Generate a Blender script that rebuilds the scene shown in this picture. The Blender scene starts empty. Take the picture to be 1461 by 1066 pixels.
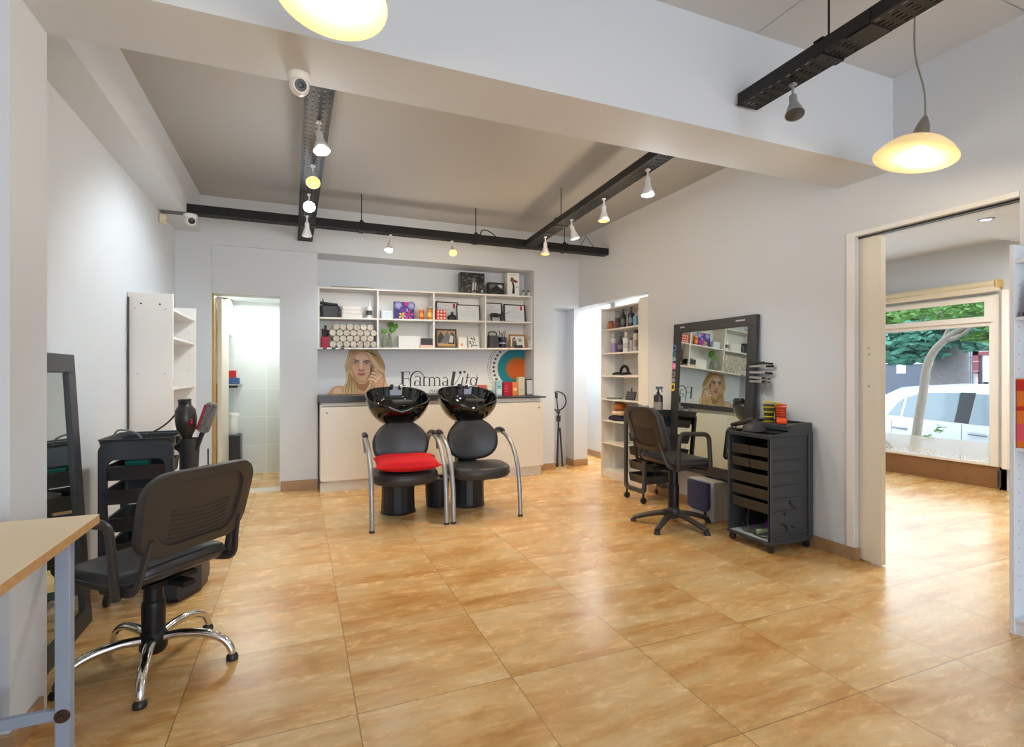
import bpy, bmesh, math, random
from mathutils import Matrix, Vector, Euler
random.seed(7)
PI = math.pi
scene = bpy.context.scene
COL = scene.collection

# ---------------------------------------------------------------- camera model
FPX, CX, CY, EYE, YAW = 742.0, 730.5, 533.0, 1.2, math.radians(22.3)
_f = (math.sin(YAW), math.cos(YAW)); _r = (math.cos(YAW), -math.sin(YAW))
def _ray(u, v):
    x = (u - CX) / FPX; y = (CY - v) / FPX
    return _f[0] + x * _r[0], _f[1] + x * _r[1], y
def onZ(u, v, z=0.0):
    d = _ray(u, v); t = (z - EYE) / d[2]; return Vector((d[0] * t, d[1] * t, z))
def onX(u, v, X):
    d = _ray(u, v); t = X / d[0]; return Vector((X, d[1] * t, EYE + d[2] * t))
def onY(u, v, Y):
    d = _ray(u, v); t = Y / d[1]; return Vector((d[0] * t, Y, EYE + d[2] * t))

# ---------------------------------------------------------------- materials
def lin(c):
    c = c / 255.0
    return c / 12.92 if c <= 0.04045 else ((c + 0.055) / 1.055) ** 2.4
def rgb(t): return (lin(t[0]), lin(t[1]), lin(t[2]), 1.0)
MATS = {}
def P(name, col, rough=0.5, metal=0.0, var=0.06, scale=18.0, bump=0.0, spec=0.5, coat=0.0, trans=0.0, emit=None, estr=0.0, ior=1.45, alpha=1.0, rvar=0.06):
    """principled material with a little procedural unevenness of colour and gloss"""
    if name in MATS: return MATS[name]
    m = bpy.data.materials.new(name); m.use_nodes = True
    nt = m.node_tree; b = nt.nodes['Principled BSDF']
    b.inputs['Metallic'].default_value = metal
    b.inputs['Specular IOR Level'].default_value = spec
    b.inputs['Coat Weight'].default_value = coat
    b.inputs['Coat Roughness'].default_value = 0.08
    b.inputs['Transmission Weight'].default_value = trans
    b.inputs['IOR'].default_value = ior
    b.inputs['Alpha'].default_value = alpha
    c = rgb(col)
    tc = nt.nodes.new('ShaderNodeTexCoord'); n = nt.nodes.new('ShaderNodeTexNoise')
    n.inputs['Scale'].default_value = scale; n.inputs['Detail'].default_value = 4
    nt.links.new(tc.outputs['Object'], n.inputs['Vector'])
    mx = nt.nodes.new('ShaderNodeMix'); mx.data_type = 'RGBA'
    mx.inputs['A'].default_value = tuple(min(1, c[i] * (1 - var)) for i in range(3)) + (1,)
    mx.inputs['B'].default_value = tuple(min(1, c[i] * (1 + var)) for i in range(3)) + (1,)
    nt.links.new(n.outputs['Fac'], mx.inputs['Factor'])
    nt.links.new(mx.outputs['Result'], b.inputs['Base Color'])
    mr = nt.nodes.new('ShaderNodeMapRange')
    mr.inputs['To Min'].default_value = max(0.0, rough - rvar); mr.inputs['To Max'].default_value = min(1.0, rough + rvar)
    nt.links.new(n.outputs['Fac'], mr.inputs['Value']); nt.links.new(mr.outputs['Result'], b.inputs['Roughness'])
    if bump:
        bp = nt.nodes.new('ShaderNodeBump'); bp.inputs['Strength'].default_value = bump; bp.inputs['Distance'].default_value = 0.004
        nt.links.new(n.outputs['Fac'], bp.inputs['Height']); nt.links.new(bp.outputs['Normal'], b.inputs['Normal'])
    if emit:
        b.inputs['Emission Color'].default_value = rgb(emit); b.inputs['Emission Strength'].default_value = estr
    MATS[name] = m
    return m

# ---------------------------------------------------------------- mesh builder
def rot(ax, a): return Matrix.Rotation(a, 4, ax)
def tr(x, y, z): return Matrix.Translation((x, y, z))
class MB:
    def __init__(s): s.v = []; s.f = []; s.fm = []; s.mi = 0; s.M = Matrix.Identity(4)
    def add(s, vs, fs):
        b = len(s.v); s.v += [s.M @ Vector(v) for v in vs]
        for f in fs: s.f.append([b + i for i in f]); s.fm.append(s.mi)
        return s
    def mat(s, i): s.mi = i; return s
    def at(s, M=None): s.M = M if M is not None else Matrix.Identity(4); return s
    def box(s, x0, x1, y0, y1, z0, z1):
        return s.add([(x0,y0,z0),(x1,y0,z0),(x1,y1,z0),(x0,y1,z0),(x0,y0,z1),(x1,y0,z1),(x1,y1,z1),(x0,y1,z1)],
                     [(0,3,2,1),(4,5,6,7),(0,1,5,4),(1,2,6,5),(2,3,7,6),(3,0,4,7)])
    def loft(s, rings, c0=True, c1=True, closed=True):
        n = len(rings[0]); vs = [p for r in rings for p in r]; fs = []
        for i in range(len(rings) - 1):
            for j in range(n if closed else n - 1):
                k = (j + 1) % n
                fs.append((i*n+j, i*n+k, (i+1)*n+k, (i+1)*n+j))
        if c0: fs.append(tuple(reversed(range(n))))
        if c1: fs.append(tuple((len(rings)-1)*n + j for j in range(n)))
        return s.add(vs, fs)
    def prism(s, pts, axis, a, b):
        def q(p, t): return (t, p[0], p[1]) if axis == 'x' else (p[0], t, p[1]) if axis == 'y' else (p[0], p[1], t)
        return s.loft([[q(p, a) for p in pts], [q(p, b) for p in pts]])
    def poly(s, pts): return s.add(pts, [tuple(range(len(pts)))])
    def tube(s, path, r, n=8, closed=False, flat=1.0, caps=True):
        path = [Vector(p) for p in path]; m = len(path); rs = r if isinstance(r, (list, tuple)) else [r] * m
        tg = []
        for i in range(m):
            a = path[i-1] if (i > 0 or closed) else path[i]; b = path[(i+1) % m] if (i < m-1 or closed) else path[i]
            t = (b - a); tg.append(t.normalized() if t.length > 1e-9 else Vector((0,0,1)))
        up = Vector((0,0,1)) if abs(tg[0].z) < 0.9 else Vector((1,0,0))
        nrm = (up - tg[0] * up.dot(tg[0])).normalized(); rings = []
        for i in range(m):
            nrm = (nrm - tg[i] * nrm.dot(tg[i]))
            nrm = nrm.normalized() if nrm.length > 1e-6 else tg[i].orthogonal().normalized()
            bn = tg[i].cross(nrm)
            rings.append([path[i] + nrm * (rs[i] * math.cos(2*PI*k/n)) + bn * (rs[i] * flat * math.sin(2*PI*k/n)) for k in range(n)])
        if closed: rings.append(rings[0]); caps = False
        return s.loft(rings, caps, caps)
    def cyl(s, p0, p1, r0, r1=None, n=16): return s.tube([p0, p1], [r0, r0 if r1 is None else r1], n)
    def lathe(s, prof, n=24, sx=1.0, sy=1.0):
        rings = [[(r*sx*math.cos(2*PI*k/n), r*sy*math.sin(2*PI*k/n), z) for k in range(n)] for r, z in prof]
        return s.loft(rings, True, True)
    def ball(s, c, r, n=14, m=8):
        r = r if isinstance(r, tuple) else (r, r, r)
        rings = []
        for i in range(m + 1):
            t = -PI/2 + PI * i / m; q = max(math.cos(t), 1e-3)
            rings.append([(c[0]+r[0]*q*math.cos(2*PI*k/n), c[1]+r[1]*q*math.sin(2*PI*k/n), c[2]+r[2]*math.sin(t)) for k in range(n)])
        return s.loft(rings)
    def pad(s, out, layers):
        """stack of scaled outlines: layers = (scale, z)"""
        return s.loft([[(p[0]*k, p[1]*k, z) for p in out] for k, z in layers])
    def grid(s, fn, nu, nv):
        vs = [fn(i/nu, j/nv) for j in range(nv+1) for i in range(nu+1)]
        return s.add(vs, [(j*(nu+1)+i, j*(nu+1)+i+1, (j+1)*(nu+1)+i+1, (j+1)*(nu+1)+i) for j in range(nv) for i in range(nu)])
    def warp(s, fn, start=0):
        for i in range(start, len(s.v)): s.v[i] = Vector(fn(s.v[i]))
        return s
    def build(s, name, mats, parent=None, bevel=0.0, smooth=40, sub=0, world=False, seg=2):
        me = bpy.data.meshes.new(name); off = Vector((0,0,0))
        if world and parent is not None:
            off = Vector(parent.location) if parent.type == 'EMPTY' or parent.parent is None else off
            q = parent
            while q.parent is not None: q = q.parent
            off = Vector(q.location)
        me.from_pydata([tuple(v - off) for v in s.v], [], s.f)
        for m in (mats if isinstance(mats, (list, tuple)) else [mats]): me.materials.append(m)
        for p, i in zip(me.polygons, s.fm): p.material_index = i
        bm = bmesh.new(); bm.from_mesh(me); bmesh.ops.recalc_face_normals(bm, faces=bm.faces); bm.to_mesh(me); bm.free()
        me.shade_smooth(); me.set_sharp_from_angle(angle=math.radians(smooth))
        o = bpy.data.objects.new(name, me); COL.objects.link(o)
        if parent is not None: o.parent = parent
        if bevel:
            b = o.modifiers.new('Bevel', 'BEVEL'); b.width = bevel; b.segments = seg; b.limit_method = 'ANGLE'; b.angle_limit = math.radians(45); b.harden_normals = False
        if sub:
            b = o.modifiers.new('Subdivision', 'SUBSURF'); b.levels = sub; b.render_levels = sub
        return o
def rrect(w, d, r, seg=5):
    pts = []
    for cx, cy, a0 in ((w/2-r, d/2-r, 0), (-w/2+r, d/2-r, 90), (-w/2+r, -d/2+r, 180), (w/2-r, -d/2+r, 270)):
        for k in range(seg + 1):
            a = math.radians(a0 + 90*k/seg); pts.append((cx + r*math.cos(a), cy + r*math.sin(a)))
    return pts
def supell(w, d, e, n=32):
    f = lambda c: math.copysign(abs(c) ** (2.0/e), c)
    return [(w/2*f(math.cos(2*PI*k/n)), d/2*f(math.sin(2*PI*k/n))) for k in range(n)]
def smoothpath(pts, n=6):
    """Catmull-Rom through the points"""
    P_ = [Vector(p) for p in pts]; out = []
    for i in range(len(P_) - 1):
        a = P_[i-1] if i else P_[0]*2 - P_[1]; b, c = P_[i], P_[i+1]; d = P_[i+2] if i+2 < len(P_) else c*2 - b
        for k in range(n):
            t = k / n
            out.append(0.5*((2*b) + (c-a)*t + (2*a-5*b+4*c-d)*t*t + (3*b-a-3*c+d)*t**3))
    return out + [P_[-1]]
def fillet(pts, r, n=5):
    P_ = [Vector(p) for p in pts]; out = [P_[0]]
    for i in range(1, len(P_) - 1):
        a = (P_[i-1]-P_[i]); c = (P_[i+1]-P_[i]); q = min(r, a.length*.49, c.length*.49)
        A = P_[i] + a.normalized()*q; C = P_[i] + c.normalized()*q
        for k in range(n + 1):
            t = k/n; out.append(A*(1-t)**2 + P_[i]*2*t*(1-t) + C*t*t)
    return out + [P_[-1]]

# ---------------------------------------------------------------- things
def tag(o, label, cat, group=None):
    o['label'] = label; o['category'] = cat
    if group: o['group'] = group
    return o
def thing(name, label, cat, loc=(0,0,0), rz=0.0, group=None):
    o = bpy.data.objects.new(name, None); COL.objects.link(o); o.empty_display_size = 0.1
    o.location = loc; o.rotation_euler = (0, 0, rz)
    return tag(o, label, cat, group)
def struct(o): o['kind'] = 'structure'; return o
def dup(root, loc, rz=None, label=None, group=None):
    r = root.copy(); COL.objects.link(r); r.location = loc
    if rz is not None: r.rotation_euler = (0, 0, rz)
    if label: r['label'] = label
    if group: r['group'] = group
    for ch in list(root.children):
        c = ch.copy(); COL.objects.link(c); c.parent = r
        for g in list(ch.children):
            d = g.copy(); COL.objects.link(d); d.parent = c
    return r
def text_mesh(mb, txt, size, M, depth=0.0006, spacing=1.0):
    """flat lettering added to a mesh builder"""
    cu = bpy.data.curves.new('lettering', 'FONT'); cu.body = txt; cu.size = size; cu.align_x = 'CENTER'; cu.align_y = 'CENTER'
    cu.space_character = spacing; cu.extrude = depth; cu.resolution_u = 3
    ob = bpy.data.objects.new('lettering', cu); COL.objects.link(ob)
    dg = bpy.context.evaluated_depsgraph_get(); dg.update(); me = ob.evaluated_get(dg).to_mesh()
    old = mb.M; mb.M = old @ M
    mb.add([tuple(v.co) for v in me.vertices], [tuple(p.vertices) for p in me.polygons]); mb.M = old
    ob.evaluated_get(dg).to_mesh_clear(); bpy.data.objects.remove(ob); bpy.data.curves.remove(cu)
# ---------------------------------------------------------------- setting materials
def wall_paint(name, col, rough=0.6):
    m = P(name, col, rough, 0, 0.015, 2.2, 0.0, 0.35)
    nt = m.node_tree; b = nt.nodes['Principled BSDF']
    n2 = nt.nodes.new('ShaderNodeTexNoise'); n2.inputs['Scale'].default_value = 160; n2.inputs['Detail'].default_value = 3
    tc = [n for n in nt.nodes if n.type == 'TEX_COORD'][0]; nt.links.new(tc.outputs['Object'], n2.inputs['Vector'])
    bp = nt.nodes.new('ShaderNodeBump'); bp.inputs['Strength'].default_value = 0.08; bp.inputs['Distance'].default_value = 0.002
    nt.links.new(n2.outputs['Fac'], bp.inputs['Height']); nt.links.new(bp.outputs['Normal'], b.inputs['Normal'])
    return m
M_WALL = wall_paint('wall_paint_white', (211, 216, 221))
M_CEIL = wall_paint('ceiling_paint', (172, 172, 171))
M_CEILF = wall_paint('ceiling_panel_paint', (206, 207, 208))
M_TRIM = P('cream_painted_wood', (226, 219, 202), 0.4, var=0.03)
M_WHITE = P('white_melamine', (232, 230, 226), 0.35, var=0.02)
M_WHITE2 = P('white_gloss_plastic', (236, 236, 234), 0.25, var=0.02)
M_BLUEWHITE = P('cool_white_melamine', (222, 228, 236), 0.35, var=0.02)
M_BLACK = P('black_plastic', (40, 40, 42), 0.34, var=0.12)
M_BLACKSAT = P('black_satin_metal', (24, 24, 26), 0.42, 0.3, var=0.1)
M_CHROME = P('chrome', (225, 226, 228), 0.12, 1.0, var=0.02)
M_STEEL = P('brushed_grey_steel', (168, 170, 174), 0.38, 0.85, var=0.05)

def stone_material(name, tile, x0, y0, bright=1.0, rough=0.22, grout=True):
    m = bpy.data.materials.new(name); m.use_nodes = True; nt = m.node_tree; b = nt.nodes['Principled BSDF']
    N = lambda t: nt.nodes.new(t); L = nt.links.new
    tc = N('ShaderNodeTexCoord'); sep = N('ShaderNodeSeparateXYZ'); L(tc.outputs['Object'], sep.inputs[0])
    def mth(op, a, bv=None):
        n = N('ShaderNodeMath'); n.operation = op
        if isinstance(a, (int, float)): n.inputs[0].default_value = a
        else: L(a, n.inputs[0])
        if bv is not None:
            if isinstance(bv, (int, float)): n.inputs[1].default_value = bv
            else: L(bv, n.inputs[1])
        return n.outputs[0]
    gx = mth('DIVIDE', mth('SUBTRACT', sep.outputs[0], x0), tile); gy = mth('DIVIDE', mth('SUBTRACT', sep.outputs[1], y0), tile)
    ix = mth('FLOOR', gx); iy = mth('FLOOR', gy); fx = mth('FRACT', gx); fy = mth('FRACT', gy)
    ex = mth('MINIMUM', fx, mth('SUBTRACT', 1.0, fx)); ey = mth('MINIMUM', fy, mth('SUBTRACT', 1.0, fy))
    edge = mth('MINIMUM', ex, ey)
    cmb = N('ShaderNodeCombineXYZ'); L(ix, cmb.inputs[0]); L(iy, cmb.inputs[1])
    wn = N('ShaderNodeTexWhiteNoise'); L(cmb.outputs[0], wn.inputs['Vector'])
    sc = N('ShaderNodeVectorMath'); sc.operation = 'SCALE'; sc.inputs['Scale'].default_value = 37.0; L(wn.outputs['Color'], sc.inputs[0])
    ad = N('ShaderNodeVectorMath'); ad.operation = 'ADD'; L(tc.outputs['Object'], ad.inputs[0]); L(sc.outputs[0], ad.inputs[1])
    mp = N('ShaderNodeMapping'); mp.inputs['Scale'].default_value = (1.5, 6.5, 3.0); mp.inputs['Rotation'].default_value = (0, 0, 0.16); L(ad.outputs[0], mp.inputs['Vector'])
    n1 = N('ShaderNodeTexNoise'); n1.inputs['Scale'].default_value = 0.9; n1.inputs['Detail'].default_value = 9; n1.inputs['Roughness'].default_value = 0.68; n1.inputs['Distortion'].default_value = 0.45
    L(mp.outputs[0], n1.inputs['Vector'])
    cr = N('ShaderNodeValToRGB'); L(n1.outputs['Fac'], cr.inputs[0])
    e = cr.color_ramp.elements
    cols = [(0.26, (166, 108, 50)), (0.40, (204, 152, 86)), (0.50, (220, 178, 116)), (0.61, (228, 193, 138)), (0.80, (236, 212, 170))]
    e[0].position, e[1].position = cols[0][0], cols[-1][0]
    e[0].color = rgb(cols[0][1]); e[1].color = rgb(cols[-1][1])
    for p, c in cols[1:-1]:
        q = e.new(p); q.color = rgb(c)
    n2 = N('ShaderNodeTexNoise'); n2.inputs['Scale'].default_value = 12; n2.inputs['Detail'].default_value = 6; n2.inputs['Roughness'].default_value = 0.7; n2.inputs['Distortion'].default_value = 0.8
    mp2 = N('ShaderNodeMapping'); mp2.inputs['Scale'].default_value = (0.6, 1.6, 1); L(ad.outputs[0], mp2.inputs['Vector']); L(mp2.outputs[0], n2.inputs['Vector'])
    mr = N('ShaderNodeMapRange'); mr.inputs['From Min'].default_value = 0.3; mr.inputs['From Max'].default_value = 0.7; mr.inputs['To Min'].default_value = 0.80; mr.inputs['To Max'].default_value = 1.08; L(n2.outputs['Fac'], mr.inputs['Value'])
    tv = N('ShaderNodeMapRange'); tv.inputs['To Min'].default_value = 0.93 * bright; tv.inputs['To Max'].default_value = 1.03 * bright; L(wn.outputs['Value'], tv.inputs['Value'])
    fac = mth('MULTIPLY', mr.outputs[0], tv.outputs[0])
    vm = N('ShaderNodeVectorMath'); vm.operation = 'SCALE'; L(cr.outputs[0], vm.inputs[0]); L(fac, vm.inputs['Scale'])
    L(vm.outputs[0], b.inputs['Base Color'])
    if grout:
        gm = mth('LESS_THAN', edge, 0.0032); mx = N('ShaderNodeMix'); mx.data_type = 'RGBA'; L(gm, mx.inputs['Factor']); L(vm.outputs[0], mx.inputs['A']); mx.inputs['B'].default_value = rgb((140, 100, 62))
        L(mx.outputs['Result'], b.inputs['Base Color'])
        bp = N('ShaderNodeBump'); bp.inputs['Strength'].default_value = 0.3; bp.inputs['Distance'].default_value = 0.002; bp.invert = True; L(gm, bp.inputs['Height']); L(bp.outputs[0], b.inputs['Normal'])
    rr = N('ShaderNodeMapRange'); rr.inputs['To Min'].default_value = rough - 0.06; rr.inputs['To Max'].default_value = rough + 0.14; L(n2.outputs['Fac'], rr.inputs['Value']); L(rr.outputs[0], b.inputs['Roughness'])
    b.inputs['Specular IOR Level'].default_value = 0.5
    return m
M_FLOOR = stone_material('floor_marbled_tile', 0.5887, 0.191, 1.901)
M_SKIRT = P('skirting_tile', (164, 132, 98), 0.3, var=0.16, scale=9)
M_SILL = stone_material('sill_tile', 0.6, 0.1, 0.42, 1.3, 0.25)

# wall tiles of the wash room
def white_tile(name, s, ox, oz):
    m = bpy.data.materials.new(name); m.use_nodes = True; nt = m.node_tree; b = nt.nodes['Principled BSDF']
    tc = nt.nodes.new('ShaderNodeTexCoord'); mp = nt.nodes.new('ShaderNodeMapping'); mp.inputs['Rotation'].default_value = (PI/2, 0, 0); mp.inputs['Location'].default_value = (ox, oz, 0)
    br = nt.nodes.new('ShaderNodeTexBrick'); br.offset = 0; br.inputs['Scale'].default_value = 1; br.inputs['Brick Width'].default_value = s; br.inputs['Row Height'].default_value = s; br.inputs['Mortar Size'].default_value = 0.004
    br.inputs['Color1'].default_value = rgb((222, 228, 226)); br.inputs['Color2'].default_value = rgb((216, 223, 222)); br.inputs['Mortar'].default_value = rgb((238, 240, 236))
    nt.links.new(tc.outputs['Object'], mp.inputs['Vector']); nt.links.new(mp.outputs[0], br.inputs['Vector']); nt.links.new(br.outputs['Color'], b.inputs['Base Color'])
    b.inputs['Roughness'].default_value = 0.25
    return m
M_WCTILE = white_tile('white_wall_tile', 0.34, 0.02, 0.0)

# ---------------------------------------------------------------- room shell
CZ, CZF = 2.92, 2.968          # ceilings behind / before the cross beam
YB, YA = 5.8, 6.1              # back wall plane, alcove back
XL, XR = -1.08, 3.3
struct(MB().box(-3.5, 6.72, -3.2, 8.6, -0.12, 0.0).build('floor', M_FLOOR))
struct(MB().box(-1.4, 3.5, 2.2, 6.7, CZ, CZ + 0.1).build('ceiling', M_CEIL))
# front ceiling: boards with open joints
c = MB()
for i, (x0, x1) in enumerate(((-3.5, -0.7), (-0.694, 0.9), (0.906, 2.2), (2.206, 3.45))):
    c.box(x0, x1, 1.40, 2.1, CZF, CZF + 0.08); c.box(x0, x1, -3.2, 1.394, CZF, CZF + 0.08)
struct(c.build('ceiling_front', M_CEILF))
# right wall, with the sliding-door opening and the corridor opening
w = MB()
DY0, DY1, DZ = 1.427, 2.25, 2.076
for x0, x1 in ((XR, XR + 0.035), (XR + 0.095, XR + 0.14)):
    w.box(x0, x1, -3.2, DY0, 0, 3.05); w.box(x0, x1, DY0, DY1, DZ, 3.05)
    w.box(x0, x1, DY1, 4.38, 0, 3.05)
w.box(XR + 0.03, XR + 0.1, -3.2, DY0, 0, 3.05); w.box(XR+0.03, XR+0.1, DY0, 4.38, DZ + 0.03, 3.05)
w.box(XR, XR + 0.2, 4.38, 5.93, 2.035, 3.05)
w.box(XR, XR + 0.2, 5.93, 7.2, 0, 3.05)
w.box(XR + 0.13, XR + 0.2, 3.9, 4.38, 0, 3.05)
struct(w.build('wall_right', M_WALL))
# corridor behind the right wall
w = MB()
w.box(3.95, 4.05, 4.0, 7.3, 0, 2.6); w.box(3.5, 4.05, 7.2, 7.3, 0, 2.6); w.box(3.5, 4.05, 3.9, 4.3, 0, 2.6)
struct(w.build('wall_corridor', M_WALL))
struct(MB().box(3.5, 4.05, 3.9, 7.3, 2.35, 2.45).build('ceiling_corridor', M_WALL))
# back wall with washroom door and alcove
w = MB()
w.box(-1.3, -0.785, 5.76, 6.0, 0, 3.05)
w.box(-0.785, -0.18, YB, 6.0, 1.985, 3.05)
w.box(-0.18, 0.182, YB, YA + 0.1, 0, 3.05)
w.box(0.182, 2.67, YA, YA + 0.1, 0, 3.05)
w.box(2.67, 2.95, YB, YA, 0, 3.05)
w.box(2.95, XR + 0.1, 6.15, 6.6, 0, 3.05); w.box(2.95, XR, YB, 6.15, 2.035, 3.05)
w.box(2.67, 2.77, YA, 6.6, 0, 3.05)
struct(w.build('wall_back', M_WALL))
struct(MB().box(-0.79, 2.67, 5.765, YA, 2.455, 2.99).build('wall_back_soffit', M_WALL))
w = MB(); w.box(XL - 0.12, XL, 2.2, 6.0, 0, 3.05)
struct(w.build('wall_left', M_WALL))
struct(MB().box(XL, -0.875, 2.3, 5.8, 2.56, 2.96).build('trim_1', M_WALL))       # downstand along the left wall
struct(MB().box(-1.9, -0.836, 2.1, 2.36, 0, 2.42).build('wall_pier', M_WALL))
struct(MB().box(-3.5, XR, 2.02, 2.36, 2.42, 3.02).build('trim_2', M_WALL))         # cross beam
w = MB(); w.box(-1.95, -1.85, -3.2, 2.2, 0, 3.05); struct(w.build('wall_left_front', M_WALL))
w = MB(); w.box(-1.95, -0.4, -3.3, -3.2, 0, 3.05); w.box(-0.4, 2.9, -3.3, -3.2, 2.6, 3.05); w.box(2.9, 3.4, -3.3, -3.2, 0, 3.05)
struct(w.build('wall_front', M_WALL))
# skirting
def skirt(name, *boxes):
    b = MB()
    for q in boxes: b.box(*q)
    return struct(b.build(name, M_SKIRT, bevel=0.002))
skirt('baseboard_right', (XR - 0.012, XR, DY1 - 0.0, 4.38, 0, 0.082), (XR - 0.012, XR + 0.03, DY1 - 0.012, DY1, 0, 0.082), (XR-0.012, XR, -1, DY0, 0, .082),
      (XR - 0.012, XR, 5.93, 6.14, 0, 0.085), (XR - 0.012, XR + 0.2, 5.918, 5.93, 0, 0.085), (3.938, 3.95, 4.4, 7.2, 0, 0.09))
skirt('baseboard_back', (-0.17, 0.182, YB - 0.012, YB, 0, 0.1), (2.67, 2.95, YB - 0.012, YB, 0, 0.085), (2.95, 2.962, YB - .012, 6.1, 0, 0.085))
skirt('baseboard_left', (XL, XL + 0.012, 2.36, 5.76, 0, 0.08), (-0.836, -0.822, 2.1, 2.3, 0, 0.075), (-1.85, -0.822, 2.086, 2.1, 0, 0.075))
# washroom
w = MB(); w.box(-1.35, 0.1, 6.95, 7.05, 0, 2.3); w.box(-1.35, -1.25, 6.0, 7.0, 0, 2.3); w.box(-0.02, 0.1, 6.2, 7.0, 0, 2.3)
struct(w.build('wall_washroom', M_WCTILE))
struct(MB().box(-1.3, 0.05, 6.0, 7.0, 2.05, 2.12).build('ceiling_washroom', M_WALL))
struct(MB().box(-0.785, -0.18, 5.8, 6.0, 0, 0.012).build('trim_3', P('marble_threshold', (222, 214, 200), 0.3)))
# adjoining room
w = MB()
w.box(6.7, 6.82, 4.62, 6.0, 0, 2.9); w.box(6.7, 6.82, -1.0, 3.06, 0, 2.9); w.box(6.7, 6.82, 3.06, 4.62, 2.02, 2.9)
w.box(3.44, 6.82, 5.2, 5.3, 0, 2.9); w.box(3.44, 6.82, -1.1, -1.0, 0, 2.9)
struct(w.build('wall_adjoining', M_WALL))
struct(MB().box(6.7, 6.84, 3.0, 4.62, 0, 0.232).build('wall_sill', M_SILL))
w = MB(); w.box(3.44, 6.72, -1.0, 5.2, 2.57, 2.7); w.box(3.44, 6.7, -1.0, 2.86, 2.5, 2.57)
struct(w.build('ceiling_adjoining', M_WALL))
# sliding door leaf in its pocket, track and trims
d = struct(MB().box(XR + 0.04, XR + 0.085, 2.115, 3.0, 0.008, DZ + 0.012).build('door_1', M_TRIM, bevel=0.002))
h = MB()
for z in (1.32, 1.36, 1.12): h.cyl((XR + 0.036, 2.19, z), (XR + 0.044, 2.19, z), 0.006, n=10)
h.build('latch_screw', M_STEEL, d)
t = MB(); t.box(XR - 0.012, XR + 0.0, DY1, DY1 + 0.05, 0.083, DZ + 0.03)
t.box(XR - 0.006, XR, DY0, DY1 + 0.05, DZ, DZ + 0.03)
struct(t.build('trim_4', M_WHITE, bevel=0.002))
t = MB(); t.box(XR + 0.03, XR + 0.04, DY0, DY1, DZ - 0.012, DZ + 0.03); t.box(XR + 0.085, XR + 0.095, DY0, DY1, DZ - 0.004, DZ + .03)
struct(t.build('trim_5', P('dark_aluminium_track', (58, 58, 60), 0.4, 0.6)))
# washroom door standing open
d = struct(MB().box(-0.765, -0.725, 6.02, 6.6, 0.01, 1.97).build('door_2', M_TRIM, bevel=0.003))
MB().box(-0.775, -0.766, 6.02, 6.06, 0.9, 1.1).build('hinge_plate', P('brass', (150, 112, 50), 0.35, 0.9), d)
struct(MB().box(-0.785, -0.77, 5.82, 6.0, 0, 1.985).build('trim_6', P('varnished_jamb', (176, 140, 70), 0.45)))
# ---------------------------------------------------------------- cable-tray lighting rails
M_TRAY = P('black_painted_tray', (26, 25, 26), 0.45, 0.2, var=0.15)
M_TRAYIN = P('worn_dark_steel', (30, 29, 29), 0.6, 0.0, var=0.25, scale=60)
def tray(label, p0, p1, width, rods, z=2.56, side=0.06, joints=(), group=None, pitch=0.05, gap=None):
    p0 = Vector(p0); p1 = Vector(p1); L = (p1 - p0).length; a = math.atan2(p1.y - p0.y, p1.x - p0.x)
    t = thing('cable_tray', label, 'light rail', (p0.x, p0.y, z), a, group)
    m = MB(); hw = width / 2; n = int(L / pitch)
    ys = [-hw, -hw*0.62, -hw*0.2, hw*0.2, hw*0.62, hw]
    runs = [(0, L)] if gap is None else [(0, gap[0]), (gap[1], L)]
    for y in ys:
        for q0, q1 in runs: m.box(q0, q1, y - hw*0.135, y + hw*0.135, 0, 0.003)
    for i in range(n + 1):
        x = min(i * pitch, L - 0.03)
        if gap and gap[0] - 0.03 < x < gap[1]: continue
        m.box(x, x + 0.024, -hw, hw, 0.0002, 0.0032)
    m.build('perforated_base', M_TRAYIN, t)
    for s in (-1, 1):
        y = s * hw
        for q0, q1 in runs:
            m = MB(); m.box(q0, q1, min(y, y - s*0.003), max(y, y - s*0.003), 0, side); m.box(q0, q1, min(y, y - s*0.014), max(y, y - s*0.014), side - 0.003, side)
            m.build('side_flange', M_TRAY, t)
    for r, zt in rods:
        m = MB(); m.cyl((r, 0, -0.012), (r, 0, zt - z), 0.0045, n=8); m.box(r - 0.022, r + 0.022, -hw - 0.006, hw + 0.006, side, side + 0.006)
        m.box(r - 0.012, r + 0.012, -0.02, 0.02, side + 0.006, side + 0.03); m.box(r - 0.02, r + 0.02, -hw - .006, hw + .006, -0.008, -0.001)
        m.build('hanger_rod', M_TRAY, t)
    for jx in joints:
        m = MB(); m.box(jx - 0.05, jx + 0.05, -hw - 0.004, hw + 0.004, -0.004, -0.001)
        for s in (-1, 1): m.box(jx - 0.05, jx + 0.05, s*hw - 0.004, s*hw + 0.004, -0.004, side - .004)
        m.build('joint_plate', M_TRAY, t, bevel=0.002)
    return t
tray('long black perforated rail crossing the room in front of the back wall', (-1.075, 5.15, 0), (3.29, 5.15, 0), 0.10, ((1.63, 2.92), (2.78, 2.92), (3.82, 2.92)), joints=(1.17, 3.30), side=0.075)
tray('black perforated rail on the left, crossing the long rail to the back wall', (0.095, 2.38, 0), (0.06, 5.75, 0), 0.125, (), joints=(), side=0.05, z=2.558, gap=(2.70, 2.84))
tray('black perforated rail on the right joining the long rail at a tee', (2.11, 2.38, 0), (2.30, 5.085, 0), 0.11, ((1.9, 2.92),), z=2.565, joints=(2.2,))
tray('black perforated rail hanging from the front ceiling beside the pendant', (2.115, 2.0, 0), (2.09, 0.72, 0), 0.12, ((0.45, 2.968), (1.05, 2.968)), z=2.555, joints=(0.62,))
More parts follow.
